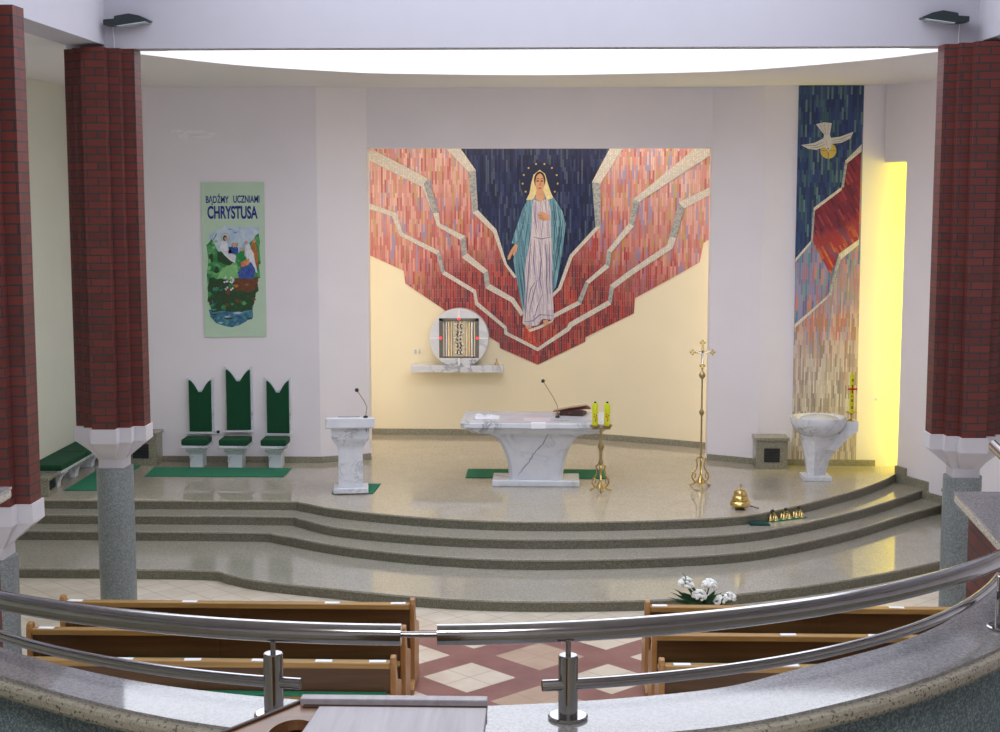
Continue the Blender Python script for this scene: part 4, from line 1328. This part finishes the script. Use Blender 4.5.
# ------------------------------------------------------------------ seats, bench, carpets
def green_seat(label, px, wpx, hw, zt, zb, big):
    q = P(px, 467, z=ZP)
    k = 1.12 if big else 1.0
    t = thing('presider_seat', label, 'seat', (q.x, 0, ZP), 0, 'marble seats with green cushions')
    y0 = 23.72
    rg = [[(-a, y0 + b, z), (a, y0 + b, z), (a, 24.0, z), (-a, 24.0, z)] for a, b, z in
          ((0.105 * k, 0.0, 0), (0.11 * k, 0.0, 0.22), (0.12 * k, -0.02, 0.26), (0.15 * k, -0.06, 0.29), (0.15 * k, -0.06, 0.345))]
    MB().loft(rg).build('pedestal', 'marble', t, bevel=0.006)
    sx = 0.222 * k
    MB().box(-sx, sx, 23.58, 24.02, 0.345, 0.39).build('seat_slab', 'marble', t, bevel=0.008)
    MB().box(-sx + 0.012, sx - 0.012, 23.57, 24.0, 0.392, 0.495).build('seat_cushion', 'velvet', t, bevel=0.03, seg=3)
    def notch(h_, z0, z1, dep, mid):
        left = []
        for i in range(9):
            s = i / 8
            x = -h_ + (h_ - mid) * s
            left.append((x, z1 - dep * s ** 1.55))
        return [(-h_, z0)] + left + [(-x, z) for x, z in reversed(left)] + [(h_, z0)]
    MB().yprism([(x - 0.024, z) for x, z in notch(hw + 0.022, zb, zt, 0.22, 0.04)], DW - 0.06, DW - 0.001).build('backrest', 'marble', t)
    MB().yprism([(x - 0.024, z) for x, z in notch(hw - 0.006, zb + 0.015, zt - 0.045, 0.2, 0.03)], DW - 0.11, DW - 0.055).build('back_cushion', 'velvet', t, bevel=0.008)
    MB().box(-hw - 0.054, hw + 0.006, DW - 0.13, DW - 0.001, zb - 0.02, zb + 0.01).build('back_ledge', 'marble', t)
    return t
green_seat('left low green-cushioned marble seat against the white wall', 197.5, 24, 0.19, 1.435, 0.515, False)
green_seat('tall middle green-cushioned marble seat against the white wall', 236.5, 26, 0.205, 1.615, 0.545, True)
green_seat('right low green-cushioned marble seat against the white wall', 276.5, 24, 0.19, 1.43, 0.495, False)

be = thing('marble_bench', 'long marble bench with green cushions along the left side wall', 'bench', (-7.55, 0, ZP))
MB().box(-0.245, 0.245, 21.78, 24.15, 0.262, 0.305).build('bench_slab', 'marble', be, bevel=0.008)
for a, b in ((21.75, 22.95), (22.96, 24.17)):
    MB().box(-0.245, 0.26, a, b, 0.306, 0.395).build('bench_cushion', 'velvet', be, bevel=0.025, seg=3)
for y in (22.0, 22.85, 23.7):
    pr = [(-0.22, 0), (0.10, 0), (0.11, 0.08), (0.15, 0.17), (0.22, 0.22), (0.22, 0.262), (-0.22, 0.262)]
    MB().yprism(pr, y, y + 0.16).build('bench_leg', 'marble_v', be, bevel=0.006)

def carpet(label, pts):
    o = MB().prism(pts, ZP + 0.001, ZP + 0.014).build('carpet_runner', 'carpet', None)
    tag(o, label, 'carpet')
carpet('green carpet strip lying before the three green seats', [(-6.36, 22.93), (-4.15, 22.96), (-4.15, 23.7), (-6.42, 23.7)])
carpet('green carpet runner along the marble bench by the left wall', [(-7.27, 21.78), (-6.68, 21.78), (-6.68, 23.86), (-7.27, 23.86)])
carpet('green carpet strip lying behind the marble altar', [(-1.27, 22.98), (0.96, 22.98), (0.96, 23.72), (-1.27, 23.72)])
qa = P(334, 492, z=ZP)
carpet('small dark green carpet under the marble reading desk', [(amx - 0.29, amy - 0.0), (amx + 0.33, amy + 0.03), (amx + 0.36, amy + 0.75), (amx - 0.33, amy + 0.75)])

def radiator(label, x0, x1, y0, y1, z0, z1, face='y'):
    t = thing('radiator_housing', label, 'radiator cover', ((x0 + x1) / 2, y0, z0))
    hw = (x1 - x0) / 2
    d = y1 - y0
    h_ = z1 - z0
    MB().box(-hw, hw, 0, d, 0, h_ - 0.05).build('stone_box', 'skirt', t)
    MB().box(-hw - 0.025, hw + 0.025, -0.03, d, h_ - 0.05, h_).build('top_slab', 'skirt', t, bevel=0.006)
    m = MB()
    if face == 'y':
        m.box(-hw * 0.5, hw * 0.5, -0.008, 0.01, h_ * 0.22, h_ * 0.66)
        for i in range(5):
            z = h_ * (0.26 + 0.09 * i)
            m.box(-hw * 0.48, hw * 0.48, -0.016, 0.0, z, z + h_ * 0.04)
    else:
        m.box(hw - 0.01, hw + 0.008, d * 0.2, d * 0.8, h_ * 0.3, h_ * 0.76)
        for i in range(5):
            z = h_ * (0.33 + 0.09 * i)
            m.box(hw, hw + 0.016, d * 0.22, d * 0.78, z, z + h_ * 0.04)
    m.build('vent_grille', 'grille', t)
radiator('granite radiator housing beside the dove mosaic and font', 3.42, 3.93, 23.9, 24.3, ZP, ZP + 0.52)
radiator('granite radiator housing behind the left altar column', -6.95, -6.42, 23.9, DW, ZP, ZP + 0.55)
radiator('granite radiator housing at the near end of the green bench', -7.8, -7.36, 21.3, 21.72, ZP, ZP + 0.3, 'x')
radiator('low granite radiator housing by the right altar column', 6.05, 6.95, 21.95, 22.4, R, R + 0.42)

# ------------------------------------------------------------------ bells and flowers
q = P(740, 509, z=ZP)
go = thing('tiered_gong', 'brass three-tiered altar gong on the top step edge', 'gong', tuple(q))
MB().lathe([(0.07, 0), (0.075, 0.012), (0.05, 0.04), (0.03, 0.06)], n=20).build('foot', 'brassdull', go, smooth=True)
for r0, z in ((0.15, 0.045), (0.122, 0.12), (0.096, 0.19)):
    MB().lathe([(r0 * 0.85, z), (r0, z + 0.02), (r0 * 0.96, z + 0.05), (r0 * 0.8, z + 0.078), (r0 * 0.4, z + 0.092), (0.02, z + 0.095)], n=28).build('bell_cup', 'gold', go, smooth=True)
MB().lathe([(0.008, 0.27), (0.008, 0.33), (0.018, 0.34), (0.016, 0.355), (0.004, 0.365)], n=12).build('finial', 'gold', go, smooth=True)
MB().tube([(0.14, -0.02, 0.05), (0.2, -0.03, 0.035), (0.26, -0.05, 0.02)], 0.009, 8).build('striker_handle', 'blackplastic', go, smooth=True)

ZS = 3 * R
q = P(759, 525, z=ZS)
o = MB().loft([[(-0.14, -0.07, 0), (0.16, -0.08, 0), (0.15, 0.1, 0), (-0.15, 0.09, 0)], [(-0.13, -0.06, 0.035), (0.14, -0.07, 0.03), (0.14, 0.09, 0.035), (-0.14, 0.08, 0.04)]]).build('folded_cloth', 'darkcloth', None, bevel=0.01)
o.location = (q.x, q.y + 0.02, ZS + 0.002)
tag(o, 'folded dark green cloth beside the hand bells on the step', 'cloth')
qa, qb = P(768, 521.5, z=ZS), P(803, 517, z=ZS)
dv = (qb - qa).normalized()
ang = math.atan2(dv.y, dv.x)
o = MB().box(0, (qb - qa).length, -0.09, 0.09, 0, 0.012).build('bell_mat', 'carpet', None)
o.location = (qa.x, qa.y + 0.02, ZS + 0.002)
o.rotation_euler = (0, 0, ang)
tag(o, 'narrow green mat under the brass hand bells on the step', 'mat')
for f_, lab in ((0.12, 'leftmost brass altar hand bell set on the green mat'), (0.5, 'middle brass altar hand bell set on the green mat'), (0.86, 'rightmost brass altar hand bell set on the green mat')):
    p = qa + (qb - qa) * f_
    t = thing('hand_bells', lab, 'bell', (p.x, p.y + 0.02, ZS + 0.014), ang + 0.5, 'altar hand bells on the step')
    for k in range(4):
        a = k * PI / 2
        MB().lathe([(0.038, 0), (0.032, 0.012), (0.026, 0.045), (0.012, 0.06), (0.006, 0.07)], 0.06 * math.cos(a), 0.06 * math.sin(a), 14).build('bell_cup', 'gold', t, smooth=True)
    m = MB()
    for k in range(4):
        a = k * PI / 2
        m.tube([(0.06 * math.cos(a), 0.06 * math.sin(a), 0.066), (0.035 * math.cos(a), 0.035 * math.sin(a), 0.095), (0, 0, 0.1)], 0.008, 7)
    m.build('bell_frame', 'gold', t, smooth=True)
    MB().tube([(-0.04, 0, 0.115), (-0.02, 0, 0.135), (0.02, 0, 0.135), (0.04, 0, 0.115)], 0.016, 8).build('handle', 'blackplastic', t, smooth=True)

FD = 16.75
fx = P(702, 600, d=FD).x
fl = thing('flower_arrangement', 'white chrysanthemums with palm leaves in front of the altar steps', 'flowers', (fx, FD, 0))
MB().lathe([(0.10, 0), (0.13, 0.06), (0.14, 0.16), (0.11, 0.24), (0.12, 0.27)], n=24).build('vase', 'vase', fl, smooth=True)
rnd = random.Random(11)
def dome(c, r):
    m = MB()
    for i in range(44):
        u = rnd.uniform(-0.35, 1)
        a = rnd.uniform(0, 2 * PI)
        s = math.sqrt(max(0, 1 - u * u))
        v = Vector((s * math.cos(a), s * math.sin(a), u))
        m.ball(Vector(c) + v * r * 0.82, r * rnd.uniform(0.22, 0.34), 7, 0.75)
    m.build('flower_head', 'petal', fl)
for px, py, r in ((686, 584, 0.088), (709.5, 586, 0.09), (699, 596.5, 0.088), (719, 601, 0.07), (729.5, 598, 0.072)):
    p = P(px, py, d=FD - 0.05) - Vector((fx, FD, 0))
    dome(p, r)
    MB().tube([(0.0, 0, 0.24), (p.x * 0.6, p.y * 0.6, (0.24 + p.z) / 2 + 0.02), (p.x, p.y, p.z)], 0.008, 6).build('stalk', 'leaf', fl)
def blade(a, b, wd):
    a, b = Vector(a), Vector(b)
    s = (b - a).cross(Vector((0, -1, 0.3))).normalized() * wd
    m1 = a * 0.5 + b * 0.5 + Vector((0, 0, 0.02))
    k = Vector((0, -0.006, 0.002))
    r = [a - s * 0.3, a + s * 0.3, m1 + s, b, m1 - s]
    MB().loft([r, [p + k for p in r]]).build('leaf', 'leaf', fl)
for px, py in ((667.5, 597), (670, 592), (673, 588), (669, 600), (681.5, 571.5), (683, 580), (677, 596), (694, 589), (703, 590), (713, 600), (727, 604), (690, 600), (735, 601), (708, 602)):
    blade((rnd.uniform(-0.05, 0.05), rnd.uniform(-0.05, 0.03), 0.24), P(px, py, d=FD - rnd.uniform(0.02, 0.1)) - Vector((fx, FD, 0)), 0.016)
for px, py in ((682, 592), (690, 592), (695, 604), (706, 596), (714, 592), (711, 605), (722, 607), (733, 605), (680, 600), (703, 606)):
    blade((rnd.uniform(-0.08, 0.1), 0.02, 0.22), P(px, py, d=FD) - Vector((fx, FD, 0)), 0.035)
for i in range(16):
    a = rnd.uniform(0, 2 * PI)
    blade((0, 0, 0.22), (0.28 * math.cos(a), 0.14 * math.sin(a), 0.3 + rnd.uniform(0, 0.2)), 0.03)

# ------------------------------------------------------------------ pews
PW = 3.62
def make_pew(name='pew'):
    t = thing('pew', 'x', 'pew', (0, 0, 0), 0, 'wooden pews facing the altar')
    MB().box(0.05, PW - 0.05, -0.05, 0.055, 0.84, 0.895).build('top_rail', 'wood', t, bevel=0.008)
    m = MB()
    m.box(0.05, PW - 0.05, 0.0, 0.022, 0.42, 0.845)
    m.build('back_panel', 'wooddark', t)
    for x in (0.05, PW / 2 - 0.03, PW - 0.11):
        MB().box(x, x + 0.06, -0.014, 0.0, 0.2, 0.84).build('back_stile', 'wooddark', t)
    MB().box(0.05, PW - 0.05, 0.02, 0.46, 0.43, 0.46).build('seat', 'wood', t, bevel=0.006)
    MB().box(0.05, PW - 0.05, -0.13, -0.0, 0.585, 0.61).build('book_ledge', 'wood', t, bevel=0.004)
    MB().box(0.08, PW - 0.08, -0.125, -0.015, 0.611, 0.626).build('green_pad', 'carpet', t, bevel=0.008, label='green padding')
    MB().box(0.08, PW - 0.08, -0.34, -0.16, 0.14, 0.18).build('kneeler', 'wood', t, bevel=0.005)
    prof = [(-0.20, 0), (0.50, 0), (0.50, 0.06), (0.44, 0.10), (0.44, 0.40), (0.48, 0.50), (0.46, 0.58), (0.36, 0.62), (0.24, 0.63), (0.16, 0.68), (0.10, 0.78), (0.075, 0.86),
            (0.07, 0.91), (0.05, 0.945), (0.01, 0.955), (-0.035, 0.94), (-0.055, 0.90), (-0.06, 0.84), (-0.05, 0.72), (-0.06, 0.12), (-0.20, 0.06)]
    for x in (0.0, PW - 0.05):
        MB().xprism(prof, x, x + 0.05).build('end_panel', 'woodz', t, bevel=0.008)
    return t
pew0 = make_pew()
ROWS = (14.56, 13.60, 12.68)
names = ('front', 'second', 'third')
for side, x0 in (('left', -4.94), ('right', 1.0)):
    for i, d in enumerate(ROWS):
        p = pew0 if (side == 'left' and i == 0) else copy_tree(pew0)
        p.location = (x0, d, 0)
        extra = ('nearest the altar steps', 'between the front and third pews', 'nearest the balcony')[i]
        p['label'] = f'{names[i]} wooden pew on the {side} of the aisle, {extra}'
SLIPS = {('left', 0): [72, 188, 332, 398], ('left', 1): [41], ('left', 2): [123, 192, 260, 324, 378], ('right', 0): [659, 834, 893], ('right', 1): [669, 787, 874], ('right', 2): [681, 788]}
ordn = ('leftmost', 'second from left', 'third from left', 'fourth from left', 'fifth from left')
slip0 = None
for (side, i), xs in SLIPS.items():
    for j, px in enumerate(xs):
        q = P(px, 600, d=ROWS[i])
        v = P(px, (603, 632, 660)[i], z=0.9)
        if slip0 is None:
            slip0 = MB().box(-0.075, 0.075, -0.032, 0.032, 0, 0.003).build('paper_slip', 'paper', None)
            o = slip0
        else:
            o = slip0.copy()
            COL.objects.link(o)
        o.location = (v.x, ROWS[i] + 0.002, 0.8965)
        o.rotation_euler = (0, 0, random.uniform(-0.08, 0.08))
        which = 'only' if len(xs) == 1 else ordn[j]
        tag(o, f'{which} white paper slip on the back rail of the {names[i]} {side} pew', 'paper slip', 'paper slips on the pew backs')

# ------------------------------------------------------------------ balcony
BC = Vector((-0.48, 7.33))
ZCOP = 3.36
NAVE_EDGE = smooth_line([(-3.02, 8.15), (-2.985, 7.3), (-2.86, 6.6), (-2.42, 5.64), (-2.0, 5.2), (-1.41, 4.84), (-0.8, 4.66), (-0.21, 4.62), (0.51, 4.79), (0.89, 5.04), (1.31, 5.36), (1.64, 5.75), (1.98, 6.3), (2.135, 6.8), (2.175, 7.1), (2.27, 8.18)], 8)
LOFT_EDGE = smooth_line([(-3.34, 8.15), (-3.32, 7.3), (-3.1, 6.4), (-2.62, 5.56), (-2.18, 5.08), (-1.87, 4.86), (-1.32, 4.53), (-0.85, 4.36), (-0.32, 4.31), (0.4, 4.40), (0.92, 4.65), (1.45, 5.07), (2.0, 5.72), (2.34, 6.4), (2.49, 7.1), (2.6, 8.18)], 8)
def shift(line, k):
    out = []
    for i, p in enumerate(line):
        a, b = Vector(line[max(i - 1, 0)]), Vector(line[min(i + 1, len(line) - 1)])
        t = (b - a).normalized()
        out.append((p[0] - t.y * k, p[1] + t.x * k))
    return out
def u_wall(a, b, z0, z1):
    return MB().prism(a + b[::-1], z0, z1)
struct(u_wall(shift(NAVE_EDGE, -0.085), shift(LOFT_EDGE, 0.06), 2.2, ZCOP - 0.06).build('wall_balcony', 'brick'))
struct(u_wall(shift(LOFT_EDGE, 0.06), shift(LOFT_EDGE, 0.03), 2.2, ZCOP - 0.06).build('trim_4', 'marmo'))       # chip plaster on the inner face
struct(u_wall(NAVE_EDGE, shift(LOFT_EDGE, 0.01), ZCOP - 0.012, ZCOP).build('trim_5', 'coping'))
struct(u_wall(NAVE_EDGE, shift(LOFT_EDGE, -0.025), ZCOP - 0.065, ZCOP - 0.012).build('trim_6', 'nosing', bevel=0.016))
struct(MB().prism([(-7.8, -4), (-7.8, 6.5)] + [p for p in shift(LOFT_EDGE, 0.03) if p[1] < 6.5] + [(7.5, 6.5), (7.5, -4)], 2.2, 2.4).build('floor_balcony', 'skirt'))

ZR, RR = 3.635, 2.843
rail = thing('balcony_railing', 'curved stainless steel railing along the balcony edge', 'railing', (0, 0, 0))
def arc(r, a0, a1, z, n=40):
    return [(BC.x + r * math.cos(math.radians(a0 + (a1 - a0) * i / n)), BC.y + r * math.sin(math.radians(a0 + (a1 - a0) * i / n)), z) for i in range(n + 1)]
MB().tube([(BC.x - RR, 8.1, ZR)] + arc(RR, 180, 270.6, ZR, 60), 0.034, 20).build('handrail', 'steel', rail, smooth=True)
MB().tube(arc(RR, 272.85, 356, ZR, 60) + [(2.385, 7.5, ZR), (2.42, 7.8, ZR), (2.455, 8.08, ZR)], 0.034, 20).build('handrail', 'steel', rail, smooth=True)
MB().tube(arc(RR, 270.3, 273.5, ZR, 8), 0.0095, 12).build('connecting_rod', 'steel', rail, smooth=True)
ZL = 3.472
LC, LR = Vector((-0.408, 6.929)), 2.465
def larc(a0, a1, n=40):
    return [(LC.x + LR * math.cos(math.radians(a0 + (a1 - a0) * i / n)), LC.y + LR * math.sin(math.radians(a0 + (a1 - a0) * i / n)), ZL) for i in range(n + 1)]
MB().tube(larc(195, 261.6), 0.0185, 14).build('lower_rail', 'steel', rail, smooth=True)
MB().tube(larc(279.3, 335), 0.0185, 14).build('lower_rail', 'steel', rail, smooth=True)
for x, y in ((-2.35, 5.52), (-0.858, 4.507), (0.072, 4.517), (1.745, 5.545)):
    po = MB().lathe([(0.031, ZCOP + 0.004), (0.031, ZCOP + 0.203), (0.028, ZCOP + 0.206)], x, y, 28).build('post', 'steel', rail, smooth=True)
    MB().lathe([(0.063, ZCOP + 0.0005), (0.063, ZCOP + 0.008), (0.058, ZCOP + 0.012), (0.034, ZCOP + 0.012)], x, y, 32).build('flange', 'steel', po, smooth=True)
    MB().lathe([(0.0085, ZCOP + 0.2), (0.0085, ZR - 0.02)], x, y, 14).build('stem', 'steel', po, smooth=True)

# wooden lectern on the balcony, close to the camera
ld = thing('wooden_lectern', 'brown wooden lectern with grey board top at the balcony front', 'lectern', (0, 0, 2.4))
zt = 3.85
A = P(301, 694, z=zt); B_ = P(488, 694, z=zt)
yb = A.y
y0 = yb - 0.62
Lx = lambda y: A.x - (yb - y) * 0.66
Lz = zt - 2.4
g0 = P(320.5, 704.5, z=zt - 0.015)
# left wing board with an arched cut-out
ec = P(292, 735, z=zt - 0.02)
cut_ = [(ec.x + 0.052 * math.cos(a), ec.y + 0.085 * math.sin(a)) for a in [PI * i / 14 for i in range(15)]]
MB().prism([(g0.x + 0.02, yb - 0.03), (A.x, yb - 0.002), (Lx(ec.y - 0.02), ec.y - 0.02), (cut_[-1][0], ec.y - 0.02)] + cut_[::-1] + [(g0.x + 0.02, ec.y - 0.02)], Lz - 0.04, Lz - 0.016).build('side_wing', 'walnut', ld)
MB().prism([(g0.x + 0.02, yb - 0.04), (A.x - 0.01, yb - 0.04), (Lx(y0) + 0.03, y0 + 0.01), (g0.x + 0.02, y0 + 0.01)], Lz - 0.16, Lz - 0.14).build('hollow_backing', 'walnutdark', ld)  # dark sheet below the cut-out stands for the shade in the hollow
edge = [(A.x, yb), (Lx(y0), y0), (Lx(y0) + 0.014, y0), (A.x + 0.016, yb)]
MB().prism(edge, Lz - 0.05, Lz - 0.010).build('side_moulding', 'walnutdark', ld, bevel=0.004)
MB().box(A.x + 0.003, B_.x, yb - 0.032, yb, Lz - 0.03, Lz).build('back_lip', 'greyboard', ld, bevel=0.002)
MB().box(A.x + 0.012, B_.x, yb - 0.05, yb - 0.028, Lz - 0.05, Lz - 0.013).build('groove_strip', 'walnutdark', ld)
bd = [(g0.x, yb - 0.05), (B_.x, yb - 0.05), (B_.x, y0), (g0.x - 0.045, y0)]
MB().prism(bd, Lz - 0.035, Lz - 0.010).build('board', 'greyboard', ld, bevel=0.003)
m = MB()
m.box(A.x + 0.03, B_.x - 0.01, yb - 0.02, yb, 0, Lz - 0.05)
m.build('front_panel', 'walnut', ld)
m = MB()
m.loft([[(A.x + 0.01, yb - 0.02, 0), (A.x + 0.03, yb - 0.02, 0), (Lx(y0) + 0.03, y0, 0), (Lx(y0) + 0.01, y0, 0)],
        [(A.x + 0.01, yb - 0.02, Lz - 0.06), (A.x + 0.03, yb - 0.02, Lz - 0.06), (Lx(y0) + 0.03, y0, Lz - 0.06), (Lx(y0) + 0.01, y0, Lz - 0.06)]])
m.build('side_panel', 'walnut', ld)
MB().box(B_.x - 0.03, B_.x - 0.01, y0, yb - 0.02, 0, Lz - 0.04).build('side_panel', 'walnut', ld)
